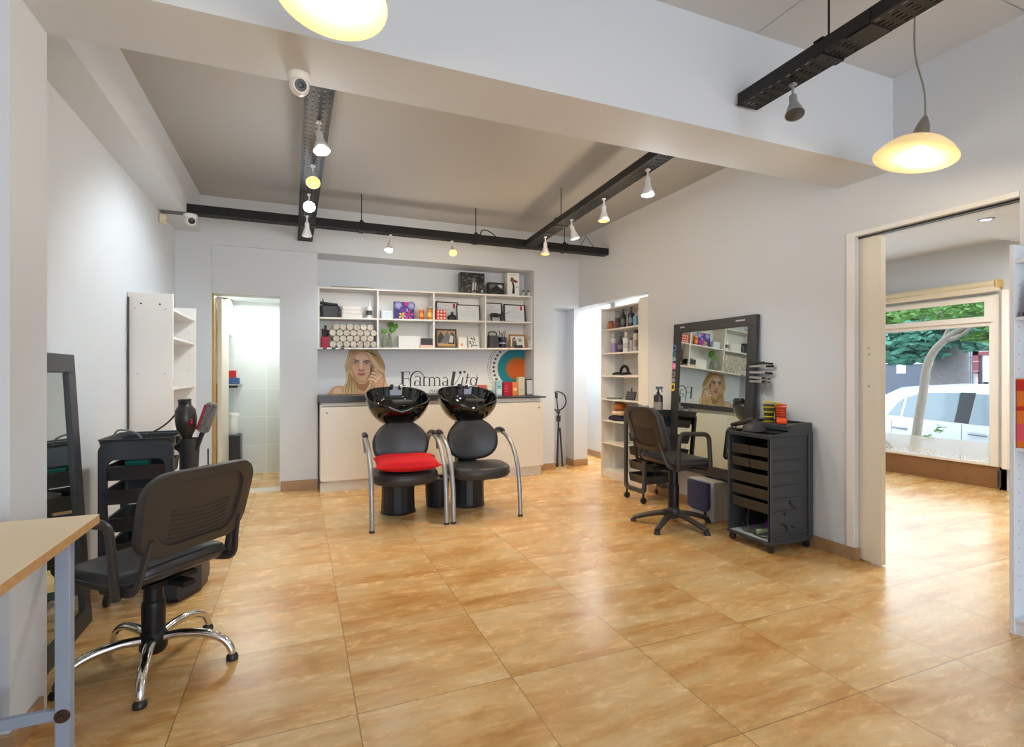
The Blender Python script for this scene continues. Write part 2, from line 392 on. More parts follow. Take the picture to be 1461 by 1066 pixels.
# loops of cable on the long rail
t = MB(); t.tube(smoothpath([(1.75, 5.15, 2.64), (1.78, 5.15, 2.70), (1.86, 5.15, 2.69), (1.95, 5.15, 2.63)]), 0.006, 6)
tag(t.build('cable', M_BLACK), 'short black cable arching above the long rail beside a hanger rod', 'cable')
t = MB(); t.tube([(2.95, 5.15, 2.64), (3.02, 5.15, 2.76), (3.13, 5.15, 2.64)], 0.004, 6)
tag(t.build('tie_wire', M_BLACK), 'black tie wire bent to a peak at the right end of the long rail', 'wire')
M_BOX = P('beige_plastic', (222, 210, 180), 0.4)
o = MB().box(-1.078, -0.95, 5.118, 5.182, 2.64, 2.672).build('conduit_box', P('grey_plastic_box', (176, 172, 174), 0.4), bevel=0.005); tag(o, 'flat grey conduit box on the left wall just above the long rail', 'box')

# ---------------------------------------------------------------- spotlights
def emis(name, col, strength, body=(255, 250, 240)):
    return P(name, body, 0.3, emit=col, estr=strength, var=0.01)
M_COOL = emis('lamp_cool_white', (225, 240, 255), 14); M_WARM = emis('lamp_warm_white', (255, 158, 36), 2.6, (255, 200, 120)); M_DIM = emis('lamp_soft_white', (245, 240, 235), 1.6)
M_GREYBULB = P('unlit_grey_lamp', (70, 72, 72), 0.25)
M_LAMP = P('white_lamp_housing', (225, 225, 226), 0.35); M_LAMPG = P('grey_lamp_housing', (150, 152, 153), 0.4)
def spotlight(label, loc, tilt=(0.0, 0.0), bulb=M_COOL, body=M_LAMP, k=1.0):
    """clip, arm, flared head and lamp; the head tilts about the knuckle"""
    t = thing('track_spotlight', label, 'spotlight', loc, 0, 'spotlights on the rails')
    m = MB(); m.box(-0.012, 0.012, -0.012, 0.012, -0.016, -0.0045); m.cyl((0, 0, -0.012), (0, 0, -0.055), 0.006, n=10); m.ball((0, 0, -0.06), 0.011, 10, 6)
    m.build('clip_arm', body, t)
    R = tr(0, 0, -0.06) @ rot('X', tilt[0]) @ rot('Y', tilt[1])
    m = MB().at(R); m.lathe([(0.004, -0.002), (0.018*k, -0.006), (0.019*k, -0.05), (0.024*k, -0.06), (0.036*k, -0.095), (0.044*k, -0.118), (0.042*k, -0.119), (0.030*k, -0.095)], 20)
    m.build('head', body, t)
    m = MB().at(R); m.lathe([(0.005, -0.098), (0.032*k, -0.1), (0.0405*k, -0.1175), (0.03*k, -0.123), (0.005, -0.126)], 20); m.build('lamp', bulb, t)
    return t
spotlight('cool white spotlight on the left rail, nearest the camera', (0.10, 2.98, 2.56), (-0.25, -0.12), M_COOL)
spotlight('glowing orange warm spotlight halfway along the left rail', (0.085, 3.62, 2.56), (-0.75, 0.0), M_WARM)
spotlight('dazzling cool white spotlight on the left rail before the crossing', (0.072, 4.22, 2.56), (-0.95, 0.0), M_COOL)
spotlight('white cone spotlight facing away at the crossing of the two rails', (0.066, 4.80, 2.56), (0.35, 0.0), M_DIM)
spotlight('cool white spotlight under the long rail, above the wall shelf', (0.83, 5.15, 2.56), (-0.35, 0.2), M_COOL, k=0.9)
spotlight('orange warm spotlight under the long rail, above the wall shelf', (1.45, 5.15, 2.56), (-0.75, 0.1), M_WARM, k=0.9)
spotlight('cool white spotlight on the right rail, nearest the beam', (2.15, 2.86, 2.565), (0.0, 0.0), M_COOL)
spotlight('orange warm spotlight on the right rail beside the cool white one', (2.195, 3.47, 2.565), (0.0, 0.0), M_WARM)
spotlight('white cone spotlight with a dim lamp on the right rail', (2.23, 4.05, 2.565), (-0.1, -0.25), M_DIM)
spotlight('orange warm spotlight on the right rail, closest to the tee', (2.27, 4.66, 2.565), (0.0, 0.0), M_WARM)
spotlight('unlit grey spotlight at the end of the front rail', (2.13, 1.745, 2.555), (-0.3, 0.25), M_GREYBULB, M_LAMPG, 0.95)

# ---------------------------------------------------------------- pendants
M_SHADE = P('opal_glass_lit', (250, 228, 176), 0.25, emit=(255, 212, 138), estr=0.34, var=0.02)
M_SHADEIN = P('opal_glass_lit_inside', (255, 244, 220), 0.3, emit=(255, 234, 190), estr=0.45, var=0.01)
M_BULB = emis('pendant_bulb', (255, 240, 214), 4)
M_CAP = P('satin_nickel', (150, 146, 138), 0.35, 0.8)
def pendant(label, x, y, z, r, tilt, rose=True):
    t = thing('pendant_lamp', label, 'pendant lamp', (x, y, z), 0, None)
    R = rot('Y', tilt[1]) @ rot('X', tilt[0])
    q = r / 0.173
    m = MB().at(R); m.lathe([(0.03*q, 0.095), (0.075*q, 0.086), (0.115*q, 0.066), (0.15*q, 0.034), (0.173*q, 0.0), (0.170*q, -0.001)], 40)
    m.M = R
    s = m.build('shade', M_SHADE, t)
    m = MB().at(R); m.loft([[(rr*q*math.cos(2*PI*k/40), rr*q*math.sin(2*PI*k/40), zz) for k in range(40)] for rr, zz in ((0.1685, -0.001), (0.147, 0.030), (0.112, 0.061), (0.072, 0.081), (0.028, 0.09))], False, True)
    m.build('shade_inside', M_SHADEIN, s)
    m = MB().at(R); m.ball((0, 0, 0.035), (0.036, 0.036, 0.045), 16, 10); m.build('bulb', M_BULB, t)
    top = R @ Vector((0, 0, 0.21))
    m = MB().at(R); m.lathe([(0.034, 0.088), (0.035, 0.1), (0.033, 0.13), (0.026, 0.165), (0.014, 0.195), (0.006, 0.21)], 20); m.build('lamp_holder', M_CAP, t)
    m = MB(); m.tube(smoothpath([tuple(top - Vector((0, 0, .01))), (top.x*0.8 + .006, top.y*0.8, 0.33), (0.004, 0, 0.5), (0, 0, CZF - z - 0.01)]), 0.004, 8); m.build('cord', P('grey_cord', (128, 124, 116), 0.5), t)
    m = MB(); h = CZF - z; m.lathe([(0.078, h), (0.078, h - 0.006), (0.066, h - 0.016), (0.012, h - 0.022), (0.006, h - 0.03)], 28); m.build('ceiling_rose', M_WHITE2, t)
    return t
pendant('opal glass pendant lamp hanging beside the front rail on the right', 2.76, 1.59, 2.245, 0.173, (0.10, 0.22))
pendant('opal glass pendant lamp cut off by the top of the picture', 0.085, 1.55, 2.255, 0.155, (-0.10, 0.10))

# ---------------------------------------------------------------- cameras and sensor
M_CAMW = P('white_camera_plastic', (232, 231, 228), 0.32); M_LENS = P('dark_lens', (24, 24, 28), 0.3, coat=0.1)
def cctv(label, loc, look, k=1.0):
    t = thing('security_camera', label, 'security camera', loc)
    m = MB(); m.lathe([(0.055*k, 0.0), (0.056*k, -0.012*k), (0.05*k, -0.03*k), (0.046*k, -0.034*k)], 24); m.build('mount_base', M_CAMW, t)
    d = (Vector(look) - Vector(loc)).normalized(); R = tr(0, 0, -0.052*k) @ d.to_track_quat('Z', 'Y').to_matrix().to_4x4()
    m = MB().at(R); m.lathe([(0.004, -0.046*k), (0.03*k, -0.038*k), (0.044*k, -0.02*k), (0.049*k, 0.0), (0.046*k, 0.018*k), (0.038*k, 0.03*k), (0.036*k, 0.036*k), (0.032*k, 0.034*k)], 24); m.build('turret', M_CAMW, t)
    m = MB().at(R); m.lathe([(0.03*k, 0.028*k), (0.028*k, 0.0365*k), (0.014*k, 0.037*k), (0.012*k, 0.041*k), (0.003, 0.042*k)], 24); m.build('lens', M_LENS, t)
    return t
cctv('white dome security camera under the cross beam beside the left rail', (0.002, 2.30, 2.42), (0.6, -0.4, 1.5), 0.82)
cctv('small white security camera under the left end of the long rail', (-0.855, 5.15, 2.557), (0.9, 1.5, 1.2), 0.95)
t = thing('motion_sensor', 'small beige motion sensor on the left wall under the rail end', 'sensor', (-1.078, 5.15, 2.5))
MB().prism(rrect(0.055, 0.085, 0.018), 'x', 0, 0.045).build('housing', M_BOX, t, bevel=0.006)
MB().prism(rrect(0.035, 0.03, 0.01), 'x', 0.044, 0.052).at().build('sensor_window', P('ivory_lens', (236, 226, 200), 0.2), t)

# socket and wall marks
t = thing('wall_socket', 'white double wall socket between the frame and the grey box', 'socket', (XR - 0.0, 3.17, 0.20))
MB().box(-0.012, 0, -0.038, 0.038, -0.06, 0.06).build('face_plate', M_WHITE2, t, bevel=0.003)
for z in (-0.025, 0.025):
    MB().prism([(p[0], p[1] + z) for p in rrect(0.03, 0.034, 0.01)], 'x', -0.0135, -0.0115).build('socket_insert', P('socket_grey', (196, 196, 194), 0.4), t)
# ---------------------------------------------------------------- base cabinets and worktops
M_DOORC = P('cream_laminate', (230, 227, 219), 0.4, var=0.02)
YC = 5.56
def base_cabinet(label, x0, x1, ndoors, knobs, over=0.0):
    t = thing('base_cabinet', label, 'cabinet', ((x0+x1)/2, (YC+YA)/2, 0)); w = (x1-x0)/2; d0 = YC - (YC+YA)/2; d1 = -d0
    m = MB(); m.box(-w, -w+0.018, d0+0.02, d1-.005, 0.10, 0.885); m.box(w-0.018, w, d0+0.02, d1-.005, 0.10, 0.885); m.box(-w, w, d0+0.02, d1-.005, 0.10, 0.118)
    m.box(-w, w, d1-0.02, d1-.005, 0.1, 0.885); m.box(-w+.018, w-.018, d0+0.02, d0+.1, .867, .885)
    m.build('carcass', M_WHITE, t)
    MB().box(-w, w, d0+0.03, d0+0.05, 0.0, 0.10).build('plinth', P('grey_white_plinth', (214, 212, 206), 0.45), t)
    for i in range(ndoors):
        a = -w + (2*w)*i/ndoors + 0.003; b = -w + 2*w*(i+1)/ndoors - 0.003
        b += over
        dr = MB().box(a, b, d0, d0+0.018, 0.112, 0.86).build('door', M_DOORC, t, bevel=0.002)
        kx = b - 0.06 if knobs[i] > 0 else a + 0.06
        MB().at(tr(kx, d0, 0.80) @ rot('X', PI/2)).lathe([(0.009, 0), (0.011, 0.008), (0.006, 0.011)], 12).build('knob', M_STEEL, dr)
    return t
base_cabinet('cream base cabinet behind the left wash chair, under the dark worktop', 0.20, 1.62, 2, (-1, 1))
base_cabinet('cream base cabinet at the right end, under the bottles', 1.625, 2.664, 1, (1,), 0.022)
M_SLAB = P('dark_granite', (58, 60, 64), 0.3, var=0.35, scale=90)
o = MB().box(0.186, 1.66, YC - 0.015, YA - .004, 0.905, 0.97).build('worktop', M_SLAB, bevel=0.003); tag(o, 'thick dark granite worktop over the left base cabinet, under the woman poster', 'worktop')
MB().box(0.21, 1.60, YC + .02, YA - .01, 0.885, 0.905).build('support_batten', M_WHITE, o)
o = MB().prism([(1.662, YC - 0.012), (2.712, YC - 0.012), (2.712, 5.79), (2.664, 5.79), (2.664, YA - .004), (1.662, YA - .004)], 'z', 0.913, 0.932).build('worktop', M_SLAB, bevel=0.002); tag(o, 'thin dark worktop over the right base cabinet, carrying the bottles and boxes', 'worktop')
MB().box(1.68, 2.65, YC + .02, YA - .01, 0.885, 0.913).build('support_batten', M_WHITE, o)

# ---------------------------------------------------------------- printed wall poster
def print_mat(name, col, rough=0.45): return P(name, col, rough, var=0.04, scale=30)
YP = YA - 0.006
INK = ['paper', 'cheek', 'hair_dark', 'hair_mid', 'hair_light', 'skin_shade', 'skin', 'skin_light', 'brow', 'eye', 'lip', 'teal', 'orange_ring', 'orange', 'ink', 'ink_grey', 'eye_white']
INKC = [(232, 235, 238), (230, 184, 148), (148, 108, 62), (196, 158, 104), (228, 200, 150), (176, 118, 82), (222, 172, 134), (240, 204, 172), (98, 70, 48), (46, 44, 44), (186, 98, 84), (18, 134, 150), (150, 118, 56), (206, 98, 26), (54, 66, 72), (120, 128, 132), (230, 226, 222)]
M_INK = [print_mat('print_' + n, c) for n, c in zip(INK, INKC)]
poster = thing('wall_poster', 'wide printed panel with a blond woman and lettering behind the worktop', 'poster', (1.43, YP, 0.95))
pm = MB(); pm.box(0.19, 2.667, YP, YA - 0.001, 0.955, 1.62); pm.build('panel', M_INK[0], poster, world=True)
pmb = MB()
def ink(name, pts, layer, sc=160/1461, ox=450, oy=490, smooth=0):
    """flat printed shape; pts measured on the poster drawing"""
    q = [onY(ox + x*sc, oy + y*sc, YP) for x, y in pts]
    if smooth:
        n = len(q); q2 = []
        for i in range(n):
            a, b, c, d = q[i-1], q[i], q[(i+1) % n], q[(i+2) % n]
            for k in range(smooth):
                t = k/smooth; q2.append(0.5*((2*b)+(c-a)*t+(2*a-5*b+4*c-d)*t*t+(3*b-a-3*c+d)*t**3))
        q = q2
    pmb.mat(INK.index(name)); pmb.prism([(p.x, p.z) for p in q], 'y', YP - 0.0004 - 0.0003*layer, YP - 0.0001)
def ring_pts(cx, cy, r, a0, a1, n=40): return [(cx + r*math.cos(math.radians(a0+(a1-a0)*k/n)), cy + r*math.sin(math.radians(a0+(a1-a0)*k/n))) for k in range(n+1)]
def strand(name, pts, w, layer, sc=160/1461, ox=450, oy=490):
    q = smoothpath([(x, y, 0) for x, y in pts], 5); n = len(q); L = []; R = []
    for i in range(n):
        a = q[max(0, i-1)]; b = q[min(n-1, i+1)]; d = (b-a).normalized(); k = w * (0.35 + 0.65*math.sin(PI*min(1, (i+0.6)/n)))
        L.append((q[i].x - d.y*k, q[i].y + d.x*k)); R.append((q[i].x + d.y*k, q[i].y - d.x*k))
    ink(name, L + R[::-1], layer, sc, ox, oy)
# woman: hair, shoulders, face, hand
ink('hair_mid', [(450, 70), (520, 40), (640, 30), (760, 60), (830, 130), (880, 220), (910, 300), (900, 400), (930, 520), (960, 610), (880, 690), (760, 700), (400, 700), (370, 600), (390, 500), (400, 400), (380, 300), (400, 230), (430, 140)], 0, smooth=3)
ink('skin', [(195, 690), (205, 600), (240, 565), (330, 550), (420, 560), (520, 520), (680, 530), (800, 600), (800, 700)], 1, smooth=3)
ink('skin_light', [(235, 690), (235, 610), (280, 580), (330, 590), (340, 690)], 2, smooth=3)
ink('skin_shade', [(500, 470), (560, 520), (640, 530), (720, 480), (720, 560), (660, 620), (560, 600), (510, 540)], 2, smooth=3)
ink('hair_light', [(420, 330), (470, 370), (500, 470), (540, 560), (580, 700), (340, 700), (380, 600), (395, 480)], 3, smooth=3)
ink('hair_light', [(720, 470), (800, 440), (880, 420), (930, 540), (950, 640), (880, 680), (700, 690), (640, 640), (690, 560)], 3, smooth=3)
for k in range(9):
    strand('hair_mid' if k % 2 else 'hair_dark', [(440 + 8*k, 350 + 15*k), (430 + 11*k, 470), (400 + 18*k, 580), (380 + 24*k, 690)], 6, 4)
for k in range(8):
    strand('hair_mid' if k % 2 else 'hair_dark', [(720 + 18*k, 500), (730 + 20*k, 560), (690 + 30*k, 620), (650 + 34*k, 680)], 5, 4)
face = [(470, 250), (480, 190), (520, 140), (590, 110), (660, 130), (715, 180), (750, 240), (765, 300), (750, 370), (715, 430), (670, 475), (620, 490), (570, 475), (525, 420), (490, 360), (472, 310)]
ink('skin', face, 5, smooth=4)
ink('skin_light', [(545, 150), (600, 128), (650, 150), (690, 200), (640, 225), (560, 220), (520, 200)], 6, smooth=3)
ink('cheek', [(494, 300), (550, 318), (560, 370), (530, 400), (496, 352)], 6, smooth=3)
ink('cheek', [(645, 318), (716, 304), (728, 362), (690, 408), (646, 376)], 6, smooth=3)
ink('skin_shade', [(720, 260), (760, 300), (748, 370), (710, 430), (660, 478), (690, 420), (715, 360)], 6, smooth=3)
ink('skin_light', [(585, 215), (608, 215), (616, 320), (600, 335), (575, 325)], 7, smooth=2)
ink('skin_shade', [(548, 345), (580, 338), (600, 352), (625, 340), (640, 350), (610, 366), (575, 364)], 7, smooth=2)
ink('brow', [(478, 222), (510, 208), (568, 226), (566, 238), (510, 222)], 7, smooth=2)
ink('brow', [(618, 236), (670, 216), (728, 236), (720, 244), (670, 230), (620, 248)], 7, smooth=2)
for cx, cy in ((522, 254), (668, 258)):
    ink('skin_shade', [(cx-44, cy), (cx-20, cy-20), (cx+22, cy-18), (cx+46, cy+2), (cx+14, cy+17), (cx-22, cy+15)], 7, smooth=3)
    ink('eye_white', [(cx-30, cy+1), (cx, cy-10), (cx+32, cy+3), (cx, cy+10)], 8, smooth=3)
    ink('eye', [(cx-13, cy), (cx, cy-12), (cx+13, cy), (cx, cy+11)], 9, smooth=3)
    strand('eye', [(cx-38, cy+2), (cx, cy-14), (cx+40, cy+2)], 4, 9)
ink('lip', [(545, 398), (580, 386), (600, 391), (625, 386), (655, 396), (620, 418), (590, 422), (565, 414)], 8, smooth=3)
strand('brow', [(550, 399), (600, 402), (650, 398)], 2.5, 9)
ink('hair_mid', [(590, 100), (520, 130), (480, 190), (465, 260), (450, 330), (410, 360), (385, 300), (410, 190), (450, 80), (540, 40), (640, 50)], 8, smooth=3)
ink('hair_light', [(600, 90), (680, 90), (760, 160), (810, 250), (880, 330), (900, 400), (840, 360), (780, 310), (740, 220), (690, 150), (630, 110)], 8, smooth=3)
ink('hair_light', [(560, 60), (500, 100), (450, 190), (430, 280), (415, 240), (440, 150), (490, 80)], 9, smooth=3)
for k in range(7):
    strand('hair_dark' if k % 3 == 0 else 'hair_mid', [(600, 60 + 6*k), (690 + 10*k, 110 + 4*k), (770 + 12*k, 200), (850 + 10*k, 330)], 4, 10)
    strand('hair_dark' if k % 3 == 1 else 'hair_light', [(580 - 5*k, 60 + 7*k), (500 - 8*k, 120), (455 - 7*k, 220), (430 - 6*k, 330)], 4, 10)
# hand with five fingers resting against the cheek
def finger(name, pts, w0, w1, layer):
    q = smoothpath([(x, y, 0) for x, y in pts], 5); n = len(q); L = []; R = []
    for i in range(n):
        a = q[max(0, i-1)]; b = q[min(n-1, i+1)]; d = (b-a).normalized(); k = w0 + (w1 - w0)*i/(n-1)
        L.append((q[i].x - d.y*k, q[i].y + d.x*k)); R.append((q[i].x + d.y*k, q[i].y - d.x*k))
    d = (q[-1] - q[-2]).normalized(); a0 = math.atan2(d.x, -d.y)
    tip = [(q[-1].x + w1*math.cos(a0 - PI*k/6), q[-1].y + w1*math.sin(a0 - PI*k/6)) for k in range(1, 6)]
    tip = [(q[-1].x + w1*(-d.y*math.cos(PI*k/6) + d.x*math.sin(PI*k/6)), q[-1].y + w1*(d.x*math.cos(PI*k/6) + d.y*math.sin(PI*k/6))) for k in range(1, 6)]
    ink(name, L + tip + R[::-1], layer)
ink('skin_shade', [(745, 480), (800, 400), (862, 400), (900, 470), (893, 560), (884, 690), (792, 690), (786, 590), (735, 530)], 11, smooth=3)
ink('skin', [(760, 480), (806, 410), (858, 408), (890, 470), (884, 560), (876, 690), (806, 690), (800, 580), (748, 520)], 12, smooth=3)
FG = [[(868, 440), (838, 388), (800, 358), (778, 338)], [(846, 452), (800, 408), (762, 388), (738, 386)], [(826, 478), (780, 440), (742, 424), (716, 426)], [(806, 512), (762, 480), (726, 466), (700, 464)], [(812, 580), (770, 545), (736, 528), (712, 508)]]
for k, pts in enumerate(FG):
    finger('skin_shade', [(x + 3, y + 5) for x, y in pts], 19, 14, 13 + 2*k)
    finger('skin_light' if k < 4 else 'skin', pts, 17, 12.5, 14 + 2*k)
    x, y = pts[-1]; ink('lip' if False else 'eye_white', ring_pts(x + 1, y - 1, 5.5, 0, 330, 9), 15 + 2*k)
finger('brow', [(800, 350), (832, 372), (868, 394)], 3.5, 2.5, 26)
pmb.build('woman_print', M_INK, poster, world=True); pmb = MB()
# target rings
S2 = dict(sc=220/1461, ox=560, oy=490)
def clip(pts): return [(min(x, 1281), y) for x, y in pts]
ink('teal', clip(ring_pts(1180, 235, 185, 0, 360, 72)), 1, **S2)
ink('orange_ring', clip(ring_pts(1182, 240, 112, 0, 360, 60)), 2, **S2)
for r, nm, l in ((97, 'ink_grey', 3), (94, 'orange', 4)): ink(nm, clip(ring_pts(1182, 242, r, 0, 360, 60)), l, **S2)
strand('ink', ring_pts(1180, 235, 258, 148, 236, 24), 2.2, 1, **S2)
for k in range(9):
    a = math.radians(152 + k*10.2); cx, cy = 1180 + 222*math.cos(a), 235 + 222*math.sin(a)
    ink('ink_grey', ring_pts(cx, cy, 13, 0, 330, 11), 1, **S2); ink('ink', ring_pts(cx, cy, 7, 0, 330, 11), 2, **S2)
for k in range(24):
    a = math.radians(150 + k*3.9); ink('ink', ring_pts(1180 + 278*math.cos(a), 235 + 278*math.sin(a), 4.5, 0, 320, 8), 1, **S2)
pmb.build('target_print', M_INK, poster, world=True)
# lettering, drawn as high-contrast roman strokes
lt = MB()
def stroke(pts, w0, w1=None):
    w1 = w0 if w1 is None else w1; q = [Vector((x, y, 0)) for x, y in pts]; n = len(q); L = []; R = []
    for i in range(n):
        d = (q[min(n-1, i+1)] - q[max(0, i-1)]); d = d.normalized() if d.length else Vector((1,0,0))
        k = (w0 + (w1-w0)*i/(n-1))/2
        L.append((q[i].x - d.y*k, q[i].y + d.x*k)); R.append((q[i].x + d.y*k, q[i].y - d.x*k))
    pts = L + R[::-1]
    w = [onY(560 + x*220/1461, 490 + y*220/1461, YP) for x, y in pts]
    lt.prism([(p.x, p.z) for p in w], 'y', YP - 0.0008, YP - 0.0001)
def arc(cx, cy, rx, ry, a0, a1, w0, w1=None, n=14): stroke([(cx + rx*math.cos(math.radians(a0+(a1-a0)*k/n)), cy + ry*math.sin(math.radians(a0+(a1-a0)*k/n))) for k in range(n+1)], w0, w1)
def seg(x0, y0, x1, y1, w, w1=None): stroke([(x0, y0), (x1, y1)], w, w1)
B0 = 402
def dot(x, y, r): lt.prism([(p.x, p.z) for p in (onY(560 + (x + r*math.cos(2*PI*k/14))*220/1461, 490 + (y + r*math.sin(2*PI*k/14))*220/1461, YP) for k in range(14))], 'y', YP - 0.0008, YP - 0.0001)
# F
seg(95, 270, 95, B0, 22); seg(68, 272, 165, 272, 6); seg(72, B0, 122, B0, 6); seg(165, 272, 165, 300, 5); seg(104, 335, 150, 335, 6); seg(150, 322, 150, 350, 5)
# looping swash a
arc(236, 350, 66, 84, 180, 335, 15, 6, 22); seg(170, 346, 170, 448, 15, 9); seg(296, 315, 306, 322, 10)
arc(232, 378, 26, 24, 0, 360, 5); seg(216, 356, 210, 400, 12); seg(262, 318, 262, B0, 12); arc(238, 330, 24, 18, 200, 360, 8, 6); seg(258, B0, 276, B0, 6)
# r
seg(298, 322, 298, B0, 13); seg(282, B0, 318, B0, 5); arc(322, 340, 22, 20, 185, 300, 4, 8)
# m
seg(350, 322, 350, B0, 13); seg(398, 345, 398, B0, 13); seg(446, 345, 446, B0, 13); arc(374, 345, 24, 24, 185, 360, 4, 12); arc(422, 345, 24, 24, 185, 360, 4, 12)
for x in (350, 398, 446): seg(x - 15, B0, x + 15, B0, 5)
# a
seg(520, 340, 520, B0, 13); arc(500, 340, 22, 20, 190, 355, 7, 6); arc(496, 382, 24, 19, 0, 360, 6); seg(516, B0, 536, B0, 5); seg(478, 375, 482, 395, 9)
# V i t a (slanted)
seg(585, 268, 562, B0, 28); seg(565, 270, 600, 270, 5); stroke([(562, 398), (590, 385), (620, 345), (640, 300), (650, 270)], 5, 5); dot(642, 276, 13)
seg(668, 320, 652, B0, 12); dot(682, 270, 12); arc(664, 392, 12, 10, 110, 20, 5)
seg(715, 290, 694, B0, 12); seg(690, 322, 738, 322, 5); arc(708, 392, 14, 10, 120, 20, 5)
seg(806, 318, 786, B0, 13); arc(768, 362, 26, 40, 0, 360, 6); arc(748, 365, 8, 30, 90, 270, 10); arc(800, 392, 12, 10, 120, 20, 5); seg(790, 318, 806, 290, 4)
lt.build('lettering', M_INK[INK.index('ink')], poster, world=True)
l2 = MB(); p = onY(560 + 470*220/1461, 490 + 452*220/1461, YP - 0.0006); text_mesh(l2, 'MADE IN ITALY', 0.052, tr(p.x + 0.035, p.y, p.z) @ rot('X', PI/2), 0.0003, 1.05)
l2.build('small_lettering', M_INK[INK.index('ink')], poster, world=True)

# ---------------------------------------------------------------- eight-compartment wall shelf
YS = 5.835                       # front edge
SK = 0.016                       # the unit hangs a little high on the right
def sh(x, z): return z + SK * (x - 0.19)
SX = [0.183, 0.804, 1.43, 2.056, 2.665]; Z0, Z1, Z2 = 1.475, 1.797, 2.118; TH = 0.019
sf = thing('wall_shelf', 'long white eight-compartment shelf hung in the alcove above the poster', 'shelf', (1.42, (YS+YA)/2, 1.475))
def sboard(name, x0, x1, z0, z1):
    m = MB(); m.box(x0, x1, YS, YA - 0.022, z0, z1); m.warp(lambda v: (v.x, v.y, sh(v.x, v.z))); return m.build(name, M_WHITE, sf, bevel=0.0015, world=True)
sboard('bottom_board', SX[0], SX[4], Z0 - TH, Z0); sboard('top_board', SX[0], SX[4], Z2 - TH, Z2)
for i in range(4): sboard('middle_board', SX[i] + TH/2, SX[i+1] - TH/2, Z1 - TH, Z1)
for i, x in enumerate(SX):
    a = x - TH/2 if i else x; b = x + TH/2 if i < 4 else x
    if i == 0: b = x + TH
    if i == 4: a = x - TH
    sboard('upright', a, b, Z0, Z2 - TH)
m = MB(); m.box(SX[0], SX[4], YA - 0.02, YA - 0.004, Z0 - TH, Z2); m.warp(lambda v: (v.x, v.y, sh(v.x, v.z))); m.build('back_panel', M_WHITE, sf, world=True)
for i in range(3):
    m = MB(); m.box(0.235 + i*0.088, 0.275 + i*0.088, YS - 0.0012, YS - 0.0002, sh(0.25, Z0) - TH, sh(0.25, Z0) - 0.001); m.build('edge_tape', M_BLACK, sf, world=True)
def SB(x): return sh(x, Z0)      # heights of the boards
def SM(x): return sh(x, Z1)
def ST(x): return sh(x, Z2)

# rolled towels
M_TOWEL = P('white_terry', (236, 232, 224), 0.95, var=0.07, scale=120, bump=0.6); M_TOWELL = P('cream_terry', (228, 220, 206), 0.95, var=0.08, scale=120, bump=0.6)
M_TGAP = P('towel_fold', (170, 158, 138), 0.95, var=0.05)
def towel_mesh(r, L, turns=3.0):
    m = MB(); m.at(rot('X', -PI/2))
    m.lathe([(r*0.15, 0.006), (r*0.6, 0.0015), (r*0.9, 0.003), (r, 0.012), (r, L - 0.012), (r*0.9, L)], 20)
    m.mat(1); n = 40; p = []
    for k in range(n + 1):
        a = turns*2*PI*k/n; q = r*(0.12 + 0.8*k/n); p.append((q*math.cos(a), q*math.sin(a), 0.0018))
    m.tube(p, 0.0016, 5); m.at(); return m
random.seed(11)
ROWS = [('bottom', 7, 0.0), ('second', 6, 0.5), ('third', 7, 0.0), ('top', 6, 0.5)]
ORD = ['leftmost', 'second from the left', 'third from the left', 'fourth from the left', 'fifth from the left', 'sixth from the left', 'rightmost']
tw = [towel_mesh(0.0345, 0.19, t_) for t_ in (2.6, 3.2, 3.8)]
protos = []
for k, (nm, n, off) in enumerate(ROWS):
    for i in range(n):
        x = 0.336 + (i + off) * 0.0706; z = sh(x, Z0) + 0.0352 + k * 0.0613
        lab = '%s rolled white towel in the %s row of the shelf stack' % ('rightmost' if i == n-1 else ORD[i], nm)
        y = YS + 0.008 + random.random()*0.02
        if len(protos) < 6:
            t = thing('rolled_towel', lab, 'towel', (x, y, z), 0, 'rolled towels in the wall shelf')
            mb = towel_mesh(0.0345, 0.19, 2.4 + 0.3*len(protos)); mb.warp(lambda v, q=random.random()*6: (v.x*math.cos(q)-v.z*math.sin(q), v.y, v.x*math.sin(q)+v.z*math.cos(q)))
            mb.build('roll', [M_TOWEL if len(protos) % 2 else M_TOWELL, M_TGAP], t); protos.append(t)
        else: dup(random.choice(protos), (x, y, z), 0, lab)
